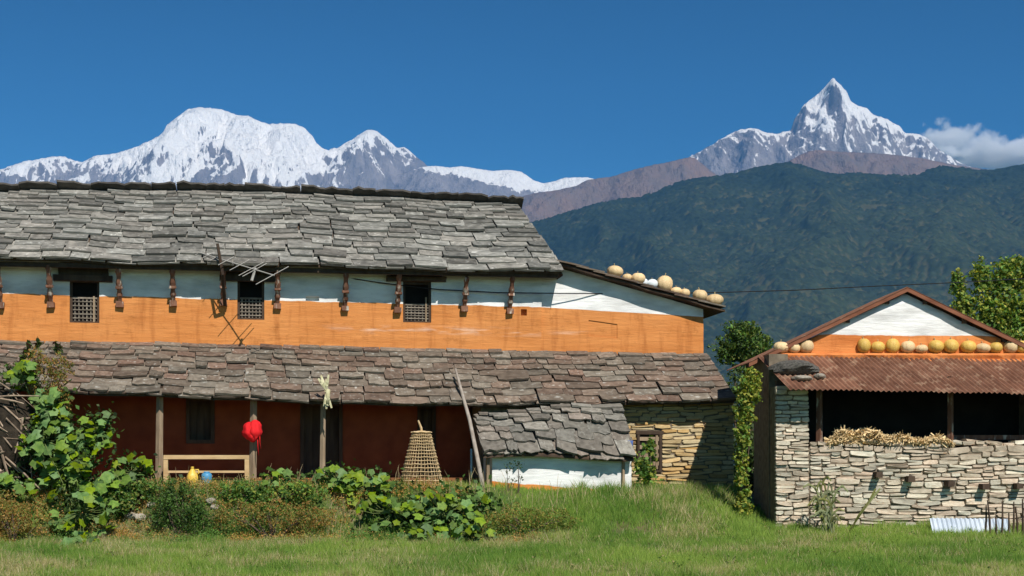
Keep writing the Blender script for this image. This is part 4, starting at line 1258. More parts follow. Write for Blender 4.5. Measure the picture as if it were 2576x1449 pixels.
stalk_me = MB().tube([(0, 0, -0.05), (0.02, 0, 0.12), (0.10, 0.03, 0.28), (0.13, 0.02, 0.40)], [0.10, 0.06, 0.05, 0.06], 6).mesh('stalk', M_STALK, True)
PM = {'pale': [pumpkin_mesh(M_PUMP, 9, q, i) for i, q in enumerate((0.80, 0.9, 0.72))], 'yellow': [pumpkin_mesh(M_PUMY, 10, q, 10 + i) for i, q in enumerate((0.84, 0.94, 0.78))],
      'white': [pumpkin_mesh(M_GOURD, 0, 1.0, 20)]}
def pumpkin(loc, r, kind, label, group, rg, name='pumpkin', cat='pumpkin'):
    e = empty(name, loc, rg.uniform(0, 6))
    b = link('flesh', rg.choice(PM[kind]), e); b.scale = (r * rg.uniform(0.9, 1.08), r * rg.uniform(0.9, 1.08), r * rg.uniform(0.84, 1.06))
    b.rotation_euler = (rg.uniform(-0.14, 0.14), rg.uniform(-0.14, 0.14), 0)
    s = link('stalk', stalk_me, e); s.scale = (r,) * 3
    s.location = (0, 0, b.data.vertices[-1].co.z * b.scale[2] - 0.01)
    tag(e, label, cat, group)
rg = random.Random(5)
row1 = [(1546, 18, 'pale'), (1579, 12, 'pale'), (1604, 15, 'pale'), (1623, 10, 'white'), (1642, 12, 'white'), (1674, 20, 'pale'), (1703, 14, 'pale'), (1723, 13, 'pale'), (1760, 18, 'pale'), (1800, 19, 'pale')]
for px, rpx, kd in row1:
    r = rpx / F * 36.2 * 1.12
    u = HF.u(px, -0.12)
    s_ = (u - ra.x) / (rb.x - ra.x)
    z = ra.z + (rb.z - ra.z) * s_ + 0.075
    p = HW((u, -0.10 + rg.uniform(-0.04, 0.04), z - 0.01))
    if kd == 'white': pumpkin(p, r, kd, 'small white gourd among the pumpkins on the sloping farmhouse roof edge', 'white gourds on the farmhouse extension roof', rg, 'gourd', 'gourd')
    else: pumpkin(p, r, kd, 'pale buff pumpkin lying on the sloping roof edge of the farmhouse', 'pumpkins on the farmhouse extension roof', rg)
row2 = [(1964, 17.5, 'pale'), (1996, 15, 'pale'), (2030, 17, 'pale'), (2172, 17, 'yellow'), (2209, 17.5, 'yellow'), (2244, 17, 'yellow'), (2285, 18, 'pale'), (2319, 14.5, 'pale'), (2353, 18.5, 'yellow'),
        (2392, 18, 'yellow'), (2436, 17.5, 'yellow'), (2472, 17.5, 'pale'), (2506, 16, 'yellow'), (2542, 16.5, 'pale'), (2570, 15, 'yellow')]
for px, rpx, kd in row2:
    v = vg - 0.33
    u = BF.u(px, v); r = rpx / F * 32.4 * 1.12
    p = BF.world((u, v, ledge_z(u) + 0.003))
    if px < 2100: lab, gp = 'pale round pumpkin, one of the three at the end of the barn ledge', 'three pumpkins at the ledge end'
    elif kd == 'pale': lab, gp = 'pale buff pumpkin in the long row on the barn ledge', 'pale pumpkins in the ledge row'
    else: lab, gp = 'yellow pumpkin in the long row on the barn ledge', 'yellow pumpkins in the ledge row'
    pumpkin(p, r, kd, lab, gp, rg)

# television aerial
M_ALU = surf('dull_aluminium', (0.26, 0.245, 0.22), (0.38, 0.36, 0.33), 8, 0.6, 0.0, spec=0.5)
ant = empty('tv_aerial', HW(hp(562, 762, -0.3)), 0)
tag(ant, 'old fishbone television aerial on a wooden mast at the farmhouse eave', 'aerial')
off = ant.location.copy()
def AW(px, py, Y): return PX(px, py, Y) - off
Ya = HW((hp(560, 700, -0.9)))[1]
MB().tube([AW(566, 768, HW(hp(566, 768, -0.16))[1]), AW(560, 690, Ya + 0.05), AW(547, 613, Ya - 0.02)], [0.045, 0.04, 0.035], 6).build('mast', M_WOOD_D, ant)
b0, b1 = AW(478, 628, Ya + 0.55), AW(690, 693, Ya - 0.75)
MB().tube([b0, b1], 0.017, 6).build('boom', M_ALU, ant)
el_dir = Vector((0.62, 0.62, 0.48)).normalized()
for t, L_, w in ((0.02, 0.26, 0.010), (0.12, 0.3, 0.010), (0.22, 0.34, 0.010), (0.31, 0.36, 0.010), (0.44, 0.5, 0.012), (0.6, 0.62, 0.012), (0.74, 0.80, 0.012), (0.78, 0.78, 0.012), (0.985, 1.05, 0.013)):
    c = b0.lerp(b1, t)
    MB().tube([c - el_dir * L_ * 0.52, c + el_dir * L_ * 0.48], w * 0.8, 5).build('element', M_ALU, ant)
c = b0.lerp(b1, 0.76)
MB().tube([c + Vector((-0.03, -0.05, -0.28)), c + Vector((0.05, 0, 0.03))], [0.035, 0.03], 6).build('feed_box', M_ALU, ant)

# power cable
M_CABLE = surf('black_cable', (0.012, 0.012, 0.014), (0.02, 0.02, 0.022), 5, 0.6, 0)
pts = []
cab = [(880, 700, 0), (960, 712, 0), (1100, 728, 0), (1250, 736, 0), (1400, 738, 0), (1600, 739, 0), (1800, 736, 0), (2000, 730, 0), (2200, 720, 0), (2400, 711, 0), (2600, 700, 0), (2800, 688, 0)]
for px, py, _ in cab:
    Yc_ = np.interp(px, [880, 1400, 2800], [34.4, 35.6, 44.0])
    pts.append(PX(px, py, float(Yc_)))
pts[0] = HW(hp(880, 700, 0.0)) ; pts[1] = HW(hp(960, 712, -0.06)); pts[2] = HW(hp(1100, 728, -0.08)); pts[3] = HW(hp(1250, 736, -0.12)); pts[4] = HW(hp(1400, 738, -0.18))
tag(MB().tube(pts, 0.014, 5).build('power_cable', M_CABLE), 'thin black power cable strung from the farmhouse across to the barn side', 'cable')

# leaning pole
M_POLE = surf('grey_pole_wood', (0.24, 0.20, 0.165), (0.38, 0.33, 0.28), 10, 0.85, 0.3, stretch=(1, 1, 0.2))
pb_ = PX(1216, 1228, 32.2); pb_.z = gz(pb_.x, pb_.y) - 0.05
pt_ = HW(hp(1147, 925, -1.2)); 
pl_m = HW(hp(1172, 1020, -2.12))
pt_ = HW(hp(1146, 928, -1.35)) + Vector((0, 0, 0))
pm2 = pb_.lerp(pt_, 0.55) + Vector((0.05, -0.05, 0.02))
tag(MB().tube([pb_, pb_.lerp(pt_, 0.25) + Vector((0.03, -0.04, 0)), pm2, pb_.lerp(pt_, 0.8) + Vector((0.02, -0.03, 0.0)), pt_], [0.055, 0.052, 0.046, 0.04, 0.028], 7).build('leaning_pole', M_POLE, None, True),
    'long bare wooden pole leaning against the veranda roof', 'pole')

# bamboo basket
M_BAMB = surf('split_bamboo', (0.50, 0.35, 0.18), (0.68, 0.51, 0.30), 8, 0.7, 0.1, objrand=0.15)
bk_p = PX(1060, 1222, 32.1); bk_p.z = gz(bk_p.x, bk_p.y) + 0.01
bk = empty('bamboo_basket', bk_p)
tag(bk, 'tall bell shaped woven bamboo basket upside down before the veranda', 'basket')
def bk_r(t): return float(np.interp(t, [0, 0.25, 0.55, 0.8, 0.92, 1.0], [0.50, 0.43, 0.34, 0.26, 0.235, 0.20]))
BH = 1.24
for i in range(32):
    a = 2 * math.pi * i / 32; tw = 0.10
    pts = [Vector((bk_r(t) * math.cos(a + tw * t), bk_r(t) * math.sin(a + tw * t), BH * t)) for t in (0, .15, .3, .45, .6, .75, .88, 1.0)]
    MB().tube(pts, 0.016, 4, 0.5).build('stave', M_BAMB, bk)
for j in range(16):
    t = 0.01 + 0.99 * (j / 15) ** 0.8
    r = bk_r(t) + (0.012 if j % 2 else 0.002)
    pts = [Vector((r * math.cos(2 * math.pi * k / 24), r * math.sin(2 * math.pi * k / 24), BH * t + 0.006 * math.sin(k * 2.0 + j))) for k in range(25)]
    MB().tube(pts, 0.018 if 0 < j < 15 else 0.034, 4, 0.6).build('hoop', M_BAMB, bk)
MB().lathe([(0.19, BH * 0.985), (0.17, BH * 1.01), (0.08, BH * 1.03)], 14).build('crown', M_BAMB, bk)
MB().tube([(0.02, 0, BH * 0.9), (0.0, -0.02, BH * 1.08), (-0.07, -0.02, BH * 1.22)], [0.03, 0.028, 0.02], 6).build('carrying_loop', M_BAMB, bk)
for i in range(3): MB().tube([(0.2 + 0.13 * i, -0.25 - 0.04 * i, -0.02), (0.2 + 0.12 * i, -0.25, 0.22 - 0.03 * i)], 0.03, 5).build('peg', M_BAMB, bk)

# bench
bn_p = HW(hp(520, 1216, -2.15)); gzb = gz(bn_p.x, bn_p.y)
bn = empty('wooden_bench', (bn_p.x, bn_p.y, gzb), HF.t)
tag(bn, 'plain pale wooden bench frame standing before the veranda posts', 'bench')
ppm = F / bn_p.y
hb = (EYE + (HOR - 1145) / ppm) - gzb; wh = 105 / ppm
MB().box(-wh, wh, -0.17, 0.17, hb - 0.09, hb, 0.006).build('seat', M_WOOD_L, bn)
for sx in (-1, 1):
    for sy in (-1, 1):
        MB().box(sx * (wh - 0.05) - 0.05, sx * (wh - 0.05) + 0.05, sy * 0.13 - 0.035, sy * 0.13 + 0.035, -0.03, hb - 0.092).build('leg', M_WOOD_L, bn)
MB().box(-wh + 0.10, wh - 0.10, -0.15, -0.11, hb * 0.44, hb * 0.44 + 0.05).build('rail', M_WOOD_L, bn)
MB().box(-wh + 0.10, wh - 0.10, 0.11, 0.15, hb * 0.12, hb * 0.12 + 0.05).build('rail', M_WOOD_L, bn)

# jugs below the bench
M_YEL = surf('yellow_plastic', (0.66, 0.42, 0.05), (0.72, 0.48, 0.08), 3, 0.45, 0, spec=0.4)
M_BLU = surf('blue_plastic', (0.06, 0.24, 0.42), (0.09, 0.30, 0.50), 3, 0.45, 0, spec=0.4)
def sq(t, z): return 1 / max(abs(math.cos(t)), abs(math.sin(t))) ** 0.7
jy = PX(484, 1212, bn_p.y - 0.42); jy.z = gz(jy.x, jy.y)
hj = EYE + (HOR - 1174) / F * jy.y - jy.z
e = empty('yellow_jug', jy, 0.3); tag(e, 'yellow plastic oil jug with pointed neck in front of the bench', 'jug')
MB().lathe([(0.10, 0), (0.125, 0.02), (0.125, hj * 0.55), (0.10, hj * 0.68), (0.045, hj * 0.86), (0.032, hj * 0.92)], 16, (0, 0, 0), lambda t, z: sq(t, z) if z < hj * 0.66 else 1.0).build('body', M_YEL, e, True)
MB().lathe([(0.036, hj * 0.915), (0.036, hj * 0.99), (0.03, hj)], 12).build('cap', M_YEL, e, True)
MB().tube([(0.05, 0, hj * 0.84), (0.13, 0, hj * 0.86), (0.15, 0, hj * 0.72), (0.12, 0, hj * 0.62)], 0.016, 6).build('handle', M_YEL, e, True)
jb = PX(520, 1216, bn_p.y - 0.44); jb.z = gz(jb.x, jb.y)
hj2 = EYE + (HOR - 1186) / F * jb.y - jb.z
e = empty('blue_can', jb, 0.8); tag(e, 'blue plastic water can beside the yellow jug', 'can')
MB().lathe([(0.095, 0), (0.115, 0.02), (0.118, hj2 * 0.35), (0.11, hj2 * 0.4), (0.118, hj2 * 0.45), (0.118, hj2 * 0.8), (0.09, hj2 * 0.9)], 16).build('body', M_BLU, e, True)
MB().lathe([(0.07, hj2 * 0.89), (0.07, hj2 * 0.985), (0.05, hj2)], 14).build('lid', M_BLU, e, True)

# red cloth tied on the veranda post
M_RED = surf('bright_red_cloth', (0.62, 0.012, 0.015), (0.75, 0.02, 0.025), 6, 0.8, 0.2)
pc = HW(hp(634, 1086, -1.85))
e = empty('red_cloth', pc); tag(e, 'bundle of bright red cloth tied to the veranda post', 'cloth')
mb = MB()
for cx_, cz_, rx, rz_ in ((-0.065, 0.02, 0.145, 0.21), (0.07, 0.04, 0.155, 0.24), (0.02, -0.08, 0.12, 0.17)):
    prof = [(max(math.sin(math.pi * i / 9), 0.05) * rx * (1.0 + 0.12 * math.sin(i * 2.2)), cz_ - math.cos(math.pi * i / 9) * rz_) for i in range(10)]
    mb.lathe(prof, 20, (cx_, 0, 0), lambda t, z: 1 + 0.15 * math.sin(6 * t + z * 7) + 0.09 * math.sin(11 * t - z * 12))
mb.build('folds', M_RED, e, True)
tl = MB()
for k, (x, w_, z1) in enumerate(((0.13, 0.028, -0.55), (0.18, 0.022, -0.40))):
    tl.tube([(x, 0, -0.10), (x + 0.01, -0.03, (z1 - 0.10) / 2), (x + 0.03, -0.02, z1)], [w_, w_ * 0.7, w_ * 0.5], 7, 0.4)
tl.build('tails', M_RED, e, True)
MB().tube([(0.0, 0.0, 0.15), (0.02, 0.1, 0.18), (0.02, 0.2, 0.18)], [0.05, 0.04, 0.03], 6).build('knot', M_RED, e, True)

# bundle of dry leaves tied at the veranda eave
M_STRAW = surf('dry_pale_leaf', (0.44, 0.40, 0.22), (0.62, 0.58, 0.38), 10, 0.85, 0.0, objrand=0.15)
ps = HW(hp(822, 985, -2.2)); e = empty('straw_bundle', ps)
tag(e, 'bundle of pale dry maize leaves tied at the veranda eave', 'straw bundle')
def ribbon(mb, pts, w, side=None):
    b = len(mb.v); n = len(pts)
    for i, p in enumerate(pts):
        p = Vector(p); d = (Vector(pts[min(i + 1, n - 1)]) - Vector(pts[max(i - 1, 0)])).normalized()
        s = side or d.cross(Vector((0, 1, 0))).normalized()
        ww = w * (0.25 + 1.5 * math.sin(math.pi * min(0.92, (i + 0.35) / n))) * 0.62
        mb.v += [tuple(p - s * ww), tuple(p + Vector((0, -0.004, -0.15 * ww))), tuple(p + s * ww)]
    for i in range(n - 1):
        o = b + 3 * i; mb.f += [(o, o + 1, o + 4, o + 3), (o + 1, o + 2, o + 5, o + 4)]
rg = random.Random(4)
for k in range(16):
    a = rg.uniform(-0.5, 0.55); L_ = rg.uniform(0.25, 0.46)
    up = k < 7
    sgn = 1 if up else -1
    tx = math.sin(a) * L_ * (0.85 if up else 0.5) + (-0.08 if up else 0.02); tz = math.cos(a) * L_ * sgn
    m_ = MB(); ribbon(m_, [(0, 0, 0), (tx * 0.5, -0.02 - rg.uniform(0, .05), tz * 0.55), (tx, rg.uniform(-0.08, 0.02), tz)], 0.028)
    m_.build('dry_leaf', M_STRAW, e)
MB().tube([(0.03, 0.0, 0.05), (0.02, -0.03, -0.28)], [0.05, 0.06], 7).build('stem', M_STRAW, e, True)
MB().tube([(-0.05, -0.01, 0.0), (0.05, -0.01, 0.0), (0.05, 0.25, 0.02)], 0.012, 5).build('tie', M_STRAW, e)

# pile of dry husks on the barn's low wall
M_HUSK = surf('dry_husk', (0.74, 0.50, 0.25), (0.88, 0.70, 0.44), 14, 0.9, 0.0, attr='col')
rgn = np.random.default_rng(12)
def husks():
    n = 2600
    u = rgn.uniform(BF.u(2078, 0.2), BF.u(2388, 0.2), n)
    fr_ = (u - u.min()) / (u.max() - u.min())
    hmax = 0.23 + 0.10 * np.sin(fr_ * 5.5 + 0.6) + 0.05 * np.sin(fr_ * 23)
    hmax = hmax * np.clip(np.minimum(fr_, 1 - fr_) * 9, 0.35, 1)
    w = w_low + 0.0 + rgn.uniform(0, 1, n) ** 0.8 * hmax
    v = rgn.uniform(-0.06, 0.26, n)
    d = rgn.normal(size=(n, 3)); d[:, 2] *= 0.55; d /= np.linalg.norm(d, axis=1)[:, None]
    s = np.cross(d, rgn.normal(size=(n, 3))); s /= np.linalg.norm(s, axis=1)[:, None]
    L_ = rgn.uniform(0.04, 0.13, n)[:, None]; W_ = rgn.uniform(0.008, 0.022, n)[:, None]
    c = np.stack([u, v, w], 1)
    V = np.stack([c - d * L_ - s * W_ * 0.4, c - d * L_ + s * W_ * 0.4, c + d * L_ + s * W_, c + d * L_ - s * W_], 1).reshape(-1, 3)
    col = np.repeat(rgn.uniform(0.55, 1.15, n), 4)[:, None] * np.ones(3); col[:, 2] *= 0.95
    Q = np.arange(n * 4).reshape(-1, 4)
    me = mesh_np('husk_heap', V, Q, M_HUSK, False, {'col': ('FLOAT_COLOR', np.concatenate([col, np.ones((len(col), 1))], 1))})
    o = link('husk_heap', me); o.location = BF.o; o.rotation_euler = (0, 0, BF.t)
    tag(o, 'heap of pale dry maize husks lying on the low stone wall of the barn', 'husks', kind='stuff')
husks()

# weights on the lean-to roof
M_RAG = surf('dark_grey_sacking', (0.06, 0.055, 0.05), (0.15, 0.14, 0.12), 9, 0.95, 0.6, bdist=0.05)
M_PALEROCK = surf('pale_field_stone', (0.24, 0.205, 0.16), (0.38, 0.34, 0.28), 6, 0.9, 0.4, objrand=0.15)
def blob(name, mat, loc, sx, sy, sz, rz, seed, parent=None, rough=0.22, n=14):
    prof = [(max(math.sin(math.pi * i / 9), 0.04), 0.5 - 0.5 * math.cos(math.pi * i / 9)) for i in range(10)]
    rr = random.Random(seed); ph = [rr.uniform(0, 6) for _ in range(6)]
    mb = MB().lathe(prof, n, (0, 0, 0), lambda t, z: 1 + rough * (math.sin(2 * t + ph[0] + z * 3) * 0.5 + math.sin(3 * t + ph[1] - z * 5) * 0.4 + math.sin(5 * t + ph[2] + z * 9) * 0.25))
    o = mb.build(name, mat, parent); o.location = loc; o.scale = (sx, sy, sz); o.rotation_euler = (0, 0, rz)
    return o
def lean_z(u, v):
    t = (v - c_tl.y) / (c_bl.y - c_tl.y)
    return c_tl.z + (c_bl.z - c_tl.z) * t + zslope * (u - c_bl.x) * (0.6 + 0.4 * t)
ub_ = BF.u(2010, 0.1)
o = blob('sacking_bundle', M_RAG, BF.world((ub_ - 0.05, 0.3, lean_z(ub_, 0.25) - 0.05)), 0.50, 0.32, 0.36, 0.1, 3, rough=0.3, n=18)
tag(o, 'dark crumpled sacking bundle lying on the rusty lean-to roof', 'bundle')
o = blob('roof_stone', M_PALEROCK, BF.world((ub_ + 0.02, -0.12, lean_z(ub_, -0.12) - 0.01)), 0.26, 0.14, 0.13, 0.2, 9)
tag(o, 'pale oval stone weighing down the rusty lean-to roof', 'stone')
o = blob('roof_stone', M_PALEROCK, BF.world((ub_ + 0.43, -0.02, lean_z(ub_ + 0.43, -0.02) - 0.01)), 0.16, 0.13, 0.14, 0.9, 19)
tag(o, 'small blocky stone beside the sacking on the lean-to roof', 'stone')
# blue rag on the shed corner
M_RAGB = surf('blue_rag', (0.05, 0.09, 0.24), (0.08, 0.13, 0.32), 6, 0.9, 0.2)
rgp = hp(1591, 1100, -3.0)
m_ = MB()
for i in range(5):
    for j in range(4):
        m_.v.append((0.16 * (j / 3 - 0.5) * (1 - 0.35 * i / 4), -0.02 * math.sin(j * 2 + i), -0.26 * i / 4))
for i in range(4):
    for j in range(3): a = i * 4 + j; m_.f.append((a, a + 1, a + 5, a + 4))
o = m_.build('blue_rag', M_RAGB, None, True); o.location = HW((us1 - 0.05, -2.98, Es(us1).z + 0.44)); o.modifiers.new('t', 'SOLIDIFY').thickness = 0.008
tag(o, 'scrap of dark blue cloth hanging at the shed roof corner', 'rag')

# ================================================================== VEGETATION
def leaf_mat(name, transl=0.35, rough=0.6, spec=0.25):
    m, nt, nd, lk, bs = new_mat(name)
    a = nd.new('ShaderNodeAttribute'); a.attribute_name = 'col'
    lk.new(a.outputs['Color'], bs.inputs['Base Color'])
    bs.inputs['Roughness'].default_value = rough; bs.inputs['Specular IOR Level'].default_value = spec
    t = nd.new('ShaderNodeBsdfTranslucent')
    tcol = mix_col(nd, lk, 1.0, a.outputs['Color'], (1.3, 1.3, 0.5), 'MULTIPLY'); lk.new(tcol, t.inputs['Color'])
    ms = nd.new('ShaderNodeMixShader'); ms.inputs[0].default_value = transl
    lk.new(bs.outputs[0], ms.inputs[1]); lk.new(t.outputs[0], ms.inputs[2])
    lk.new(ms.outputs[0], nd['Material Output'].inputs[0])
    return m
M_LEAF = leaf_mat('small_leaves')
M_GRASS = leaf_mat('grass_blades', 0.3, 0.7, 0.15)
M_BARK = surf('shrub_bark', (0.07, 0.05, 0.035), (0.14, 0.10, 0.07), 10, 0.9, 0.3)

def leaf_mesh(name, C, size, cols, rg, up=0.35, asp=0.5, mat=None):
    """rhombic leaves at points C; size (n,), cols (n,3)"""
    n = len(C)
    d = rg.normal(size=(n, 3)); d[:, 2] += 0.15; d /= np.linalg.norm(d, axis=1)[:, None]
    nm = rg.normal(size=(n, 3)) + np.array([0, -0.35, up * 2.2]); nm -= d * (nm * d).sum(1)[:, None]
    nm /= np.linalg.norm(nm, axis=1)[:, None] + 1e-9
    s = np.cross(d, nm)
    L = size[:, None]; W_ = L * asp
    V = np.stack([C - d * L * 0.5, C + s * W_ * 0.5 + nm * W_ * 0.12, C + d * L * 0.5 - nm * L * 0.08, C - s * W_ * 0.5 + nm * W_ * 0.12], 1).reshape(-1, 3)
    col = np.concatenate([np.repeat(cols, 4, 0), np.ones((4 * n, 1))], 1)
    return mesh_np(name, V, np.arange(4 * n).reshape(-1, 4), mat or M_LEAF, False, {'col': ('FLOAT_COLOR', col)})

def palette(rg, n, cols, var=0.3):
    cols = np.array(cols); c = cols[rg.integers(0, len(cols), n)]
    return c * rg.uniform(1 - var, 1 + var, (n, 1))

GREENS = [(0.065, 0.135, 0.026), (0.09, 0.17, 0.03), (0.05, 0.10, 0.02)]
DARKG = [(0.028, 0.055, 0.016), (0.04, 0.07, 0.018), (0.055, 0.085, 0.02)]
OLIVE = [(0.16, 0.165, 0.04), (0.20, 0.17, 0.045), (0.13, 0.17, 0.035), (0.25, 0.155, 0.05)]
RUSTY = [(0.30, 0.145, 0.04), (0.24, 0.13, 0.04), (0.17, 0.165, 0.04), (0.34, 0.21, 0.06)]
YELG = [(0.21, 0.235, 0.04), (0.27, 0.255, 0.045), (0.15, 0.20, 0.035)]

def bush(name, label, cat, clumps, cols, nleaf, lsize, base, seed, stems=6, up=0.35, group=None, asp=0.5, spread=0.5, trunk_r=0.03, shell=0.55, crown='foliage', stem='stem'):
    """clumps: [(x,y,z,rx,ry,rz)] world; base: (x,y,z) of the root"""
    rg = np.random.default_rng(seed); base = Vector(base)
    e = empty(name, base); tag(e, label, cat, group)
    vol = np.array([c[3] * c[4] * c[5] for c in clumps]) ** 0.75; cnt = (nleaf * vol / vol.sum()).astype(int) + 5
    P, keep = [], []
    for c, k in zip(clumps, cnt):
        d = rg.normal(size=(k, 3)); d /= np.linalg.norm(d, axis=1)[:, None]
        r = rg.uniform(shell, 1.0, k) ** 0.8
        lump = 1 + 0.28 * np.sin(d[:, 0] * 5 + c[0] * 3) * np.cos(d[:, 2] * 4 + c[2]) + 0.18 * np.sin(d[:, 2] * 9 + d[:, 0] * 7)
        P.append(np.array(c[:3]) + d * np.array(c[3:6]) * (r * lump)[:, None])
    P = np.concatenate(P)
    g = fbm(P[:, 0] * 2.2 / spread + P[:, 1], P[:, 2] * 2.2 / spread, 3, seed % 40)
    P = P[g > -0.28]
    P[:, 2] = np.maximum(P[:, 2], ground_z(P[:, 0], P[:, 1]) + 0.02)
    n = len(P)
    tone = 1 + 0.35 * fbm(P[:, 0] / spread * 1.3 + 7, P[:, 2] / spread * 1.3, 2, seed % 33)
    col = palette(rg, n, cols, 0.32) * tone[:, None] * 1.35
    me = leaf_mesh(crown, P - np.array(base), rg.uniform(lsize * 0.6, lsize * 1.4, n), col, rg, up, asp)
    link(crown, me, e)
    rr = random.Random(seed)
    for i in range(stems):
        c = clumps[i % len(clumps)]
        tgt = Vector((c[0] + rr.uniform(-.4, .4) * c[3], c[1] + rr.uniform(-.4, .4) * c[4], c[2] + rr.uniform(-.1, .5) * c[5])) - base
        st = Vector((rr.uniform(-1, 1) * trunk_r * 2, rr.uniform(-1, 1) * trunk_r * 2, -0.05))
        mid = st.lerp(tgt, 0.5) + Vector((rr.uniform(-.1, .1), rr.uniform(-.1, .1), rr.uniform(0, .15))) * tgt.length * 0.5
        MB().tube([st, st.lerp(mid, 0.5) + Vector((0, 0, 0.02)), mid, tgt], [trunk_r, trunk_r * 0.85, trunk_r * 0.6, trunk_r * 0.25], 5).build(stem, M_BARK, e)
    return e

def ell(px, py, rx, ry, Y, dy=None):
    c = PX(px, py, Y); k = Y / F
    return (c.x, c.y, c.z, rx * k, (dy if dy else rx * k * 0.8), ry * k)
def root(px, Y, dz=0.0):
    x = (px - CX) / F * Y; return (x, Y, gz(x, Y) + dz)

# --- the lawn
def grass():
    rg = np.random.default_rng(21)
    N = 620000
    Y = 21.5 + 14.5 * rg.uniform(0, 1, N) ** 1.15
    X = rg.uniform(-0.385, 0.41, N) * Y
    B = (X - BF.o.x) * BF.eu.x + (Y - BF.o.y) * BF.eu.y; Bv = (X - BF.o.x) * BF.ev.x + (Y - BF.o.y) * BF.ev.y
    Hu = (X - HF.o.x) * HF.eu.x + (Y - HF.o.y) * HF.eu.y; Hv = (X - HF.o.x) * HF.ev.x + (Y - HF.o.y) * HF.ev.y
    ok = ~((B > -0.03) & (Bv > -0.03)) & (Hv < np.where(Hu > sb + 0.1, vS - 0.06, np.where(Hu > sa - 0.1, vF - 0.1, -1.8)))
    terrace = (X < 0.2) & (Y > 30.9)
    ok &= ~(terrace & (rg.uniform(0, 1, N) > 0.3))
    gap = ok & (fbm(X * 1.3, Y * 0.7, 3, 12) + 0.35 * rg.uniform(-1, 1, N) > -0.36)
    X, Y, Hu, Hv = X[gap], Y[gap], Hu[gap], Hv[gap]; n = len(X)
    Z = ground_z(X, Y)
    tall = 0.06 + 0.14 * np.clip(fbm(X * 1.7, Y * 1.7, 4, 3, 0.65) + 0.38, 0, 1.4)
    # tall rank grass on the slope before the shed and the house end
    pxs = X / Y * F + CX
    tg = sm(1390, 1480, pxs) * (1 - sm(1780, 1950, pxs)) * sm(30.2, 32.0, Y)
    tall = tall + 0.16 * tg * np.clip(0.6 + fbm(X * 1.5, Y * 1.5, 2, 9), 0.1, 1.3)
    h = tall * rg.uniform(0.5, 1.5, n)
    a = rg.uniform(0, 2 * np.pi, n); lean = rg.uniform(0.1, 0.9, n) * h
    w = rg.uniform(0.004, 0.0085, n) * (1 + 0.4 * tg)
    dx, dy = np.cos(a), np.sin(a)
    sx = rg.uniform(-0.35, 0.35, n) + 1; th = rg.uniform(-0.7, 0.7, n)
    wx, wy = np.cos(th) * w, np.sin(th) * w
    V = np.stack([np.stack([X - wx, Y - wy, Z - 0.01], 1), np.stack([X + wx, Y + wy, Z - 0.01], 1),
                  np.stack([X + dx * lean, Y + dy * lean * 0.7, Z + h], 1)], 1).reshape(-1, 3)
    dry = fbm(X * 0.5 + 3, Y * 0.5, 4, 31) + 0.28 * sm(4, -8, X) * 0 + 0.22 * (1 - sm(-6, 3, X)) + 0.10 * (1 - sm(23, 26, Y)) + rg.normal(0, 0.30, n) + 0.22 * tg
    isdry = dry > 0.42
    lush = np.clip(0.5 + fbm(X * 0.35, Y * 0.35, 3, 44), 0, 1)[:, None]
    g1 = np.array([0.09, 0.19, 0.028]); g2 = np.array([0.28, 0.38, 0.07])
    col = g1 + (g2 - g1) * np.clip(lush * 0.7 + rg.uniform(-0.3, 0.5, (n, 1)), 0, 1)
    cd = palette(rg, n, [(0.44, 0.38, 0.19), (0.36, 0.32, 0.13), (0.54, 0.46, 0.28), (0.27, 0.26, 0.08)], 0.25)
    col = np.where(isdry[:, None], cd, col)
    col = np.concatenate([np.repeat(col, 3, 0), np.ones((3 * n, 1))], 1)
    o = link('grass', mesh_np('grass', V, np.arange(3 * n).reshape(-1, 3), M_GRASS, False, {'col': ('FLOAT_COLOR', col)}))
    tag(o, 'sunlit meadow grass with dry straw patches', 'grass', kind='stuff')
grass()

# --- weeds over the bank below the yard
def weeds():
    rg = np.random.default_rng(33); C, S, K = [], [], []
    npl = 1500
    for i in range(npl):
        y = rg.uniform(29.7, 31.6); x = rg.uniform(-11.8, 0.6 if y < 31 else -0.6)
        if x > -0.6: y = rg.uniform(29.4, 31.0)
        z = gz(x, y); r = rg.uniform(0.09, 0.27); k = int(40 + 230 * r)
        d = rg.normal(size=(k, 3)); d /= np.linalg.norm(d, axis=1)[:, None]; d[:, 2] = np.abs(d[:, 2]) * 1.15
        C.append(np.array([x, y, z]) + d * r * rg.uniform(0.4, 1.05, (k, 1)))
        S.append(rg.uniform(0.02, 0.05, k))
        t = float(fbm(np.array(x * 0.5), np.array(y * 0.9), 2, 17)) + rg.normal(0, 0.25)
        pal = RUSTY if t > 0.12 else (OLIVE if t > -0.06 else GREENS)
        K.append(palette(rg, k, pal, 0.35) * 1.75)
    for i in range(1500):                      # broad leaved herbs scattered through the meadow
        y = rg.uniform(22.5, 31.5); x = rg.uniform(-0.37, 0.38) * y
        if x > 5.4 and y > 30.6: continue
        if float(fbm(np.array(x * 0.6), np.array(y * 0.6), 2, 27)) < -0.05: continue
        k = int(rg.integers(6, 18)); r = rg.uniform(0.04, 0.12)
        d = rg.normal(size=(k, 3)); d[:, 2] = np.abs(d[:, 2])
        C.append(np.array([x, y, gz(x, y) + 0.03]) + d * r * 0.6); S.append(rg.uniform(0.03, 0.075, k))
        K.append(palette(rg, k, [(0.11, 0.19, 0.035), (0.16, 0.24, 0.05), (0.32, 0.27, 0.12), (0.08, 0.15, 0.03)], 0.3))
    me = leaf_mesh('weeds', np.concatenate(C), np.concatenate(S), np.concatenate(K), rg, 0.3, 0.5)
    o = link('weeds', me); tag(o, 'low rusty and olive weeds covering the bank below the yard', 'weeds', kind='stuff')
weeds()
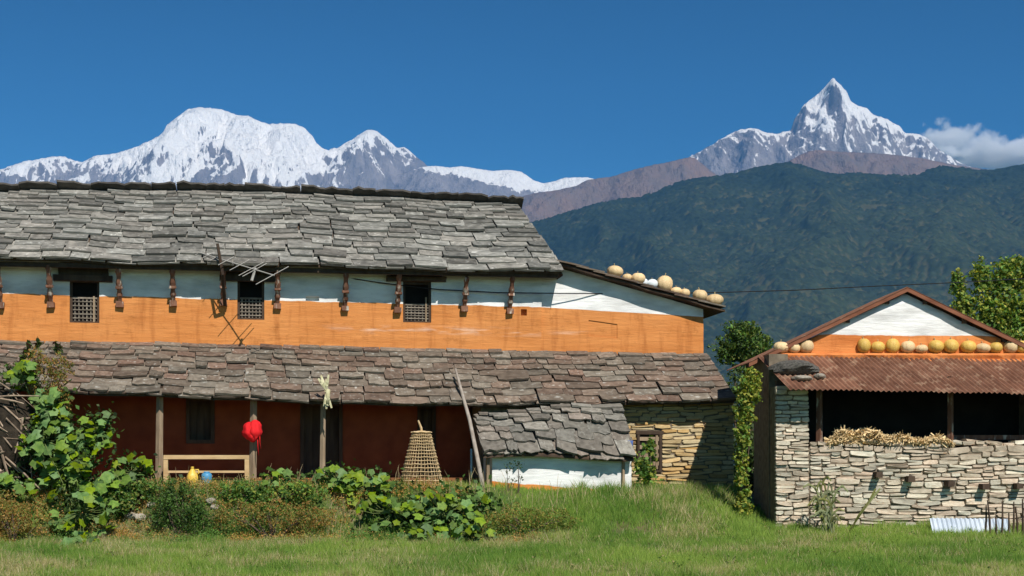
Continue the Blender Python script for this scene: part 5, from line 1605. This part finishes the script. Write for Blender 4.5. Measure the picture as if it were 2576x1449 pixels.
def stems():
    rg = np.random.default_rng(3); mb = MB()
    for i in range(230):
        px = rg.uniform(250, 1260) if i < 180 else rg.uniform(1180, 1750)
        Y = rg.uniform(30.4, 31.8) if px < 1180 else rg.uniform(31.0, 32.6)
        x, y, z = root(px, Y); h = rg.uniform(0.15, 0.55); lx = rg.normal(0, 0.25) * h; ly = rg.normal(0, 0.2) * h
        mb.tube([(x, y, z - 0.02), (x + lx * 0.4, y + ly * 0.4, z + h * 0.6), (x + lx, y + ly, z + h)], [0.007, 0.005, 0.002], 3)
    m = surf('dry_stem', (0.26, 0.19, 0.09), (0.38, 0.30, 0.17), 8, 0.9, 0)
    tag(mb.build('dry_stems', m), 'thin dry stems standing among the bank weeds', 'stems', kind='stuff')
stems()

# --- shrubs on the bank
bush('shrub', 'fresh green leafy shrub on the bank between the two squash beds', 'shrub',
     [ell(600, 1245, 50, 30, 31.0), ell(660, 1250, 45, 28, 31.0), ell(760, 1240, 55, 28, 31.0)], GREENS + YELG[:1], 3600, 0.07, root(670, 31.0), 26, 6, asp=0.6)
bush('shrub', 'bright green weedy shrub beside the large leaved squash vine', 'shrub',
     [ell(310, 1265, 45, 36, 30.6), ell(360, 1235, 36, 28, 30.8)], GREENS + OLIVE[:1], 2600, 0.07, root(330, 30.7), 27, 5, asp=0.6)
bush('shrub', 'dense dark green small leaved shrub on the bank below the bench', 'shrub',
     [ell(450, 1270, 62, 60, 30.6), ell(410, 1290, 40, 50, 30.4), ell(490, 1300, 45, 42, 30.4), ell(440, 1235, 45, 30, 30.8)], GREENS + DARKG, 5200, 0.055, root(450, 30.5), 5, 7)
bush('shrub', 'rusty orange brown shrub at the foot of the brush pile', 'shrub',
     [ell(30, 1300, 80, 60, 29.9), ell(95, 1325, 45, 40, 29.8), ell(-20, 1280, 60, 50, 30.0)], RUSTY + OLIVE, 5200, 0.05, root(40, 29.9), 6, 7)
bush('shrub', 'low olive brown shrub on the bank below the red cloth', 'shrub',
     [ell(600, 1295, 70, 38, 30.4), ell(700, 1290, 75, 42, 30.4), ell(780, 1300, 60, 40, 30.4)], OLIVE + RUSTY[:2] + GREENS[:1], 6000, 0.045, root(690, 30.4), 7, 8)
bush('shrub', 'small yellowish weed shrub beside the squash vines below the shed', 'shrub',
     [ell(1310, 1305, 60, 42, 30.2), ell(1390, 1310, 60, 34, 30.2), ell(1260, 1320, 40, 30, 30.2)], OLIVE + GREENS[:2] + YELG[:1], 5200, 0.045, root(1320, 30.2), 8, 7)
bush('shrub', 'russet leaved shrub growing up to the edge of the veranda roof', 'shrub',
     [ell(110, 955, 52, 55, 31.3), ell(150, 920, 34, 34, 31.3), ell(90, 900, 26, 28, 31.3), ell(140, 1010, 40, 40, 31.2)], RUSTY[:2] + OLIVE + [(0.07, 0.10, 0.02)], 3200, 0.06, root(120, 31.2), 9, 9, trunk_r=0.025)
bush('broadleaf_weed', 'dark leaved upright plant before the upper veranda slates', 'plant',
     [ell(70, 880, 12, 26, 31.4, 0.1), ell(95, 862, 10, 16, 31.4, 0.1), ell(58, 905, 10, 18, 31.4, 0.1), ell(145, 875, 14, 16, 31.4, 0.1)], DARKG + [(0.05, 0.02, 0.015)], 90, 0.16, root(75, 31.4), 19, 4, trunk_r=0.014, shell=0.2)
bush('leafy_weed', 'small green plant climbing at the shed window', 'plant',
     [ell(1628, 1190, 34, 36, 33.4, 0.15), ell(1632, 1140, 22, 28, 33.5, 0.12), ell(1640, 1120, 12, 22, 33.5, 0.1), ell(1610, 1170, 24, 24, 33.4, 0.12)], GREENS + YELG[:1], 620, 0.10, root(1628, 33.4), 10, 5, trunk_r=0.014, shell=0.2, asp=0.75)
for k, (px, top) in enumerate(((1278, 1165), (1303, 1158))):
    bush('seedling', ('thin dark seedling against the white shed wall', 'taller forked seedling against the white shed wall')[k], 'seedling',
         [ell(px, top + 12, 16, 20, 32.2, 0.08), ell(px + 8, top + 42, 14, 14, 32.2, 0.08)], DARKG, 40, 0.06, root(px, 32.2), 60 + k, 4, trunk_r=0.010, shell=0.3, group=None)

# --- squash plants with large lobed leaves
def squash_leaf(seed):
    rg = random.Random(seed); n = 15; pts = [(0.0, 0.0, 0.0)]
    for i in range(n):
        t = -math.pi * 0.5 + math.pi * 2 * (i + 0.5) / n
        lobe = 1 + 0.16 * math.cos(5 * (t - math.pi / 2)) + rg.uniform(-0.05, 0.05)
        if i in (0, n - 1): lobe *= 0.55
        x, y = 0.5 * lobe * math.cos(t), 0.5 * lobe * math.sin(t) + 0.12
        pts.append((x, y, -0.35 * (x * x + (y - .1) ** 2) + 0.10 * abs(x) + rg.uniform(-0.03, 0.03)))
    me = bpy.data.meshes.new('leaf')
    me.from_pydata(pts, [], [(0, i, i + 1) for i in range(1, n)] + [(0, n, 1)])
    me.polygons.foreach_set('use_smooth', [True] * len(me.polygons))
    me.materials.append(M_SQ)
    return me
M_SQ = surf('squash_leaf', (0.085, 0.165, 0.022), (0.19, 0.29, 0.045), 3.0, 0.55, 0.2, objrand=0.38, huevar=0.035, transl=0.28, spec=0.3, c3=(0.14, 0.19, 0.04), c3amt=0.66)
SQV = [squash_leaf(i) for i in range(6)]
M_VINE = surf('green_vine_stem', (0.10, 0.14, 0.04), (0.16, 0.19, 0.06), 9, 0.8, 0)
def squash(label, patches, base, seed, lsz, cols):
    e = empty('squash_vine', base); tag(e, label, 'squash vine')
    rg = random.Random(seed); b = Vector(base)
    fc, fs = [], []
    rn = np.random.default_rng(seed)
    for (px, py, rx, ry, Y0, Y1, n) in patches:
        k = int(rx * ry * 0.17)
        q = rn.normal(size=(k, 2)) * 0.5
        for a_, b_ in q:
            p = PX(px + rx * a_, py + ry * b_, Y1 + rn.uniform(-0.1, 0.25)); p.z = max(p.z, gz(p.x, p.y) + 0.04); fc.append(tuple(p - b))
    fc = np.array(fc)
    link('small_foliage', leaf_mesh('small_foliage', fc, rn.uniform(0.07, 0.15, len(fc)), palette(rn, len(fc), cols, 0.35), rn, 0.3, 0.7), e)
    for (px, py, rx, ry, Y0, Y1, n) in patches:
        n = int(n * 1.25); cs = []
        for i in range(n):
            a = rg.uniform(0, 2 * math.pi); r = math.sqrt(rg.random())
            Y = rg.uniform(Y0, Y1)
            p = PX(px + rx * r * math.cos(a), py + ry * r * math.sin(a), Y)
            p.z = max(p.z, gz(p.x, p.y) + 0.10)
            cs.append(p)
            o = link('leaf', rg.choice(SQV), e)
            s = rg.uniform(*lsz); o.scale = (s, s, s)
            nrm = Vector((rg.gauss(0.05, 0.45), rg.gauss(-0.75, 0.4), rg.gauss(0.75, 0.35))).normalized()
            o.rotation_euler = (nrm.to_track_quat('Z', 'Y') @ Euler((0, 0, rg.uniform(0, 6.28))).to_quaternion()).to_euler()
            o.location = p - b
        c0 = PX(px, py, (Y0 + Y1) / 2 + 0.1); c0.z = max(c0.z, gz(c0.x, c0.y) + 0.02)
        vm = MB(); vm.tube([Vector((0, 0, -0.03)), (c0 - b) * 0.5 + Vector((0.05, 0.05, 0.05)), c0 - b], [0.014, 0.012, 0.009], 5)
        for p in cs:
            vm.tube([c0.lerp(p, 0.15) - b, c0.lerp(p, 0.6) - b + Vector((0, 0.04, -0.05)), p - b], [0.008, 0.007, 0.005], 3, cap=False)
        vm.build('stem', M_VINE, e)
squash('large leaved squash vine climbing over the brush pile', [
    (205, 1290, 85, 70, 29.6, 30.5, 34), (150, 1205, 95, 45, 30.4, 31.0, 30), (330, 1190, 62, 40, 30.8, 31.4, 22), (200, 1110, 60, 55, 30.6, 31.1, 30),
    (130, 1030, 50, 55, 30.6, 31.1, 26), (55, 945, 48, 34, 30.6, 31.1, 20), (210, 1375, 45, 28, 28.6, 29.2, 14), (250, 1080, 36, 50, 30.8, 31.2, 14), (20, 1225, 40, 30, 30.2, 30.6, 8), (110, 1110, 60, 60, 30.3, 30.7, 20), (270, 1240, 70, 45, 30.2, 30.7, 22), (180, 1160, 70, 50, 30.4, 30.8, 18)],
    root(190, 30.4), 3, (0.15, 0.30), GREENS + DARKG)
squash('spreading bed of squash leaves below the bamboo basket', [
    (705, 1212, 55, 28, 31.0, 31.6, 22), (850, 1205, 60, 32, 31.0, 31.6, 26), (920, 1225, 80, 42, 30.8, 31.4, 40), (990, 1290, 90, 45, 30.2, 30.8, 34),
    (1110, 1290, 105, 60, 30.0, 30.7, 56), (1180, 1345, 70, 38, 29.4, 30.0, 26), (1060, 1345, 60, 30, 29.5, 30.0, 14), (1210, 1255, 40, 26, 30.8, 31.2, 10)],
    root(1050, 30.6), 8, (0.13, 0.27), GREENS + DARKG[2:])
def stuff_leaves_big(): pass

# --- trees behind
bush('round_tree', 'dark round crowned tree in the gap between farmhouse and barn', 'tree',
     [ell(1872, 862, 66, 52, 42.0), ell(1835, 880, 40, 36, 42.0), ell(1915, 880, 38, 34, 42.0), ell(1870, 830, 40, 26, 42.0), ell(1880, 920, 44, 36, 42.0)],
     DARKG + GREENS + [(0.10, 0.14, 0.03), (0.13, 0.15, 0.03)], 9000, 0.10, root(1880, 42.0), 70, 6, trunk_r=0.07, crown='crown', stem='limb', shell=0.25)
MB().tube([root(1880, 42.0, -0.05), PX(1876, 950, 42.0), PX(1872, 880, 42.0)], [0.11, 0.09, 0.05], 7)
bush('gap_shade_shrub', 'tall dark shrub added to darken the gap behind the climbing vine', 'shrub',
     [ell(1850, 1020, 60, 90, 39.0), ell(1900, 1000, 50, 100, 39.0), ell(1880, 1140, 70, 80, 38.6), ell(1880, 1220, 60, 40, 38.4)], DARKG, 7000, 0.11, root(1880, 38.8), 71, 6, trunk_r=0.05, shell=0.2)  # added behind the gap so that it reads as dark shade
bush('climbing_vine', 'yellow green vine climbing in the sunlit gap beside the barn', 'vine',
     [ell(1886, 985, 32, 38, 31.6, 0.25), ell(1895, 950, 22, 24, 31.6, 0.2), ell(1876, 1035, 26, 36, 31.5, 0.22), ell(1868, 1095, 20, 40, 31.4, 0.18), ell(1866, 1160, 19, 44, 31.4, 0.16), ell(1868, 1225, 20, 40, 31.4, 0.16), ell(1872, 1275, 22, 24, 31.4, 0.16)],
     YELG + GREENS[1:2], 4200, 0.085, root(1868, 31.45), 72, 7, trunk_r=0.016, asp=0.7, shell=0.2)
bush('leafy_tree', 'tall slender leafy tree standing behind the barn gable', 'tree',
     [ell(2410, 715, 22, 42, 46.0), ell(2425, 770, 30, 40, 46.0), ell(2470, 700, 30, 48, 46.0), ell(2530, 700, 44, 50, 46.0), ell(2590, 690, 44, 60, 46.0), ell(2500, 780, 60, 60, 46.0),
      ell(2560, 790, 60, 60, 46.0), ell(2640, 760, 60, 90, 46.0), ell(2450, 830, 60, 50, 46.0), ell(2560, 860, 90, 50, 46.0), ell(2550, 668, 22, 26, 46.0)],
     GREENS[:2] + YELG + [(0.12, 0.18, 0.035)], 21000, 0.13, root(2520, 46.0), 73, 11, trunk_r=0.09, crown='crown', stem='limb', shell=0.25, asp=0.6)

# --- tall maize-like clump before the barn wall
M_MAIZE = surf('drying_maize_leaf', (0.15, 0.19, 0.07), (0.30, 0.29, 0.14), 5, 0.75, 0.0, objrand=0.3, huevar=0.02, transl=0.25)
def maize():
    b = root(2095, 30.35); e = empty('maize_clump', b); tag(e, 'clump of half dried maize plants in front of the barn wall', 'maize')
    rg = random.Random(14)
    for i in range(9):
        x0 = rg.uniform(-0.45, 0.5); y0 = rg.uniform(-0.12, 0.12); h = rg.uniform(0.55, 1.25) * (1.0 if x0 < 0.1 else 0.75)
        lx = rg.gauss(-0.08, 0.16) * h
        MB().tube([(x0 * 0.5, y0, -0.03), (x0 * 0.8 + lx * 0.4, y0, h * 0.5), (x0 + lx, y0, h)], [0.016, 0.014, 0.006], 5).build('stalk', M_MAIZE, e)
        for k in range(5):
            t = rg.uniform(0.1, 0.9); q = Vector((x0 * 0.5 + (x0 * 0.5 + lx) * t, y0, h * t))
            sd = rg.choice((-1, 1)); L_ = rg.uniform(0.35, 0.7)
            hx = sd * L_ * rg.uniform(0.2, 0.6); up_ = L_ * rg.uniform(0.4, 0.8)
            m_ = MB(); yy = rg.uniform(-0.2, 0.05)
            ribbon(m_, [q, q + Vector((hx * 0.35, yy * 0.4, up_ * 0.65)), q + Vector((hx * 0.75, yy * 0.8, up_ * 0.85)), q + Vector((hx * 1.15, yy, up_ * rg.uniform(0.3, 0.8)))], 0.024)
            m_.build('leaf', M_MAIZE, e)
    for sd, px in ((1, 0.85), (1, 0.75)):
        m_ = MB(); ribbon(m_, [(0.35, 0, 0.05), (0.55, -0.03, 0.4), (0.78, -0.05, 0.72), (px + 0.15, -0.05, 0.98)], 0.03); m_.build('leaf', M_MAIZE, e)
maize()

# --- corrugated sheet and stakes at the barn foot
M_ZINC = surf('blue_grey_zinc_sheet', (0.36, 0.42, 0.50), (0.55, 0.60, 0.66), 3, 0.5, 0.1, spec=0.5, c3=(0.25, 0.22, 0.2), c3amt=0.68)
zc_ = PX(2350, 1350, 30.15); zz = gz(zc_.x, zc_.y)
zsheet = empty('zinc_sheet', (zc_.x, zc_.y, zz)); tag(zsheet, 'weathered blue grey corrugated zinc sheet leaning at the barn wall foot', 'metal sheet')
Wz = (2548 - 2350) / F * 30.1; Hz = EYE + (HOR - 1305) / F * 30.1 - zz
corr_sheet('sheet', M_ZINC, zsheet, (0, 0.34, Hz), (1, 0.0, -0.01), (0, -0.30, -Hz - 0.06), Wz, math.hypot(0.3, Hz + 0.06), 0.10, 0.016)
rg = random.Random(6)
for px, top in ((2478, 1270), (2492, 1258), (2505, 1300), (2520, 1262), (2536, 1290), (2548, 1262), (2560, 1275), (2572, 1255), (2590, 1268)):
    Y = 29.75 + rg.uniform(-0.1, 0.15); b = root(px, Y)
    h = EYE + (HOR - top) / F * Y - b[2]
    lx = rg.uniform(-0.10, 0.06)
    o = MB().tube([(0, 0, -0.05), (lx * 0.5 + 0.01, 0, h * 0.5), (lx, 0.02, h)], [0.026, 0.024, 0.014], 5).build('stake', M_WOOD_D)
    o.location = b; tag(o, 'dark thin wooden stake stuck in the grass before the zinc sheet', 'stake', 'stakes before the zinc sheet')

# --- brush pile at the left
M_STICK = surf('dry_branch', (0.16, 0.11, 0.075), (0.34, 0.26, 0.19), 8, 0.9, 0.2, objrand=0.4)
M_BRUSH_CORE = surf('dark_brush_core', (0.018, 0.014, 0.010), (0.05, 0.038, 0.026), 6, 1.0, 0.6, bdist=0.08)  # near-black filling inside the pile, behind the branches
def brush():
    b = root(30, 31.15); e = empty('brush_pile', b); tag(e, 'tall dark pile of dry branches beneath the squash vine', 'brush pile')
    rg = random.Random(9); k = 31.15 / F
    o = blob('core', M_BRUSH_CORE, (-0.35, 0.15, -0.1), 1.0, 0.55, 2.25, 0, 4, e, 0.25, 18)
    for i in range(58):
        x = rg.uniform(-1.0, 0.75); t = rg.random(); z = 0.2 + t * 1.9
        x = min(x, 0.95 - 0.45 * z + rg.uniform(-.1, .15))
        L_ = rg.uniform(0.5, 1.2); a = rad(rg.gauss(-42, 22)) if rg.random() < 0.75 else rad(rg.uniform(-5, 60))
        d = Vector((math.cos(a), rg.uniform(-0.25, 0.1), math.sin(a))) * L_ * 0.5
        c = Vector((x, -0.40 + rg.uniform(-0.15, 0.12) + 0.10 * z * 0.5, z))
        r = rg.uniform(0.012, 0.032)
        mid = c + Vector((rg.gauss(0, .04), rg.gauss(0, .03), rg.gauss(0, .04)))
        if (c - d).z < 0.02: d *= 0.4
        MB().tube([c - d, mid, c + d], [r, r * 0.9, r * 0.55], 5).build('branch', M_STICK, e)
brush()

# --- stones in the bank
rg = random.Random(12)
for px, py, r in ((330, 1288, 13), (352, 1294, 15), (380, 1262, 11), (532, 1252, 12), (540, 1268, 11), (566, 1236, 12)):
    Y = 28.5
    while Y < 33 and PX(px, py + r * 0.5, Y).z > gz(PX(px, py, Y).x, Y): Y += 0.02
    Y -= 0.06; p = PX(px, py + r * 0.5, Y)
    o = blob('rock', M_PALEROCK, (p.x, p.y, gz(p.x, p.y) - 0.03), r * Y / F * 1.1, r * Y / F * 0.9, r * Y / F * 1.5, rg.uniform(0, 6), px, rough=0.3)
    tag(o, 'pale rough stone showing among the weeds of the bank', 'stone', 'stones in the bank')
p = PX(1695, 1248, 33.2)
o = blob('flat_stone', M_PALEROCK, (p.x, p.y, gz(p.x, p.y) - 0.02), 0.52, 0.25, 0.13, 0.1, 5, rough=0.12)
tag(o, 'flat grey stone slab lying at the foot of the ochre stone wall', 'stone slab')
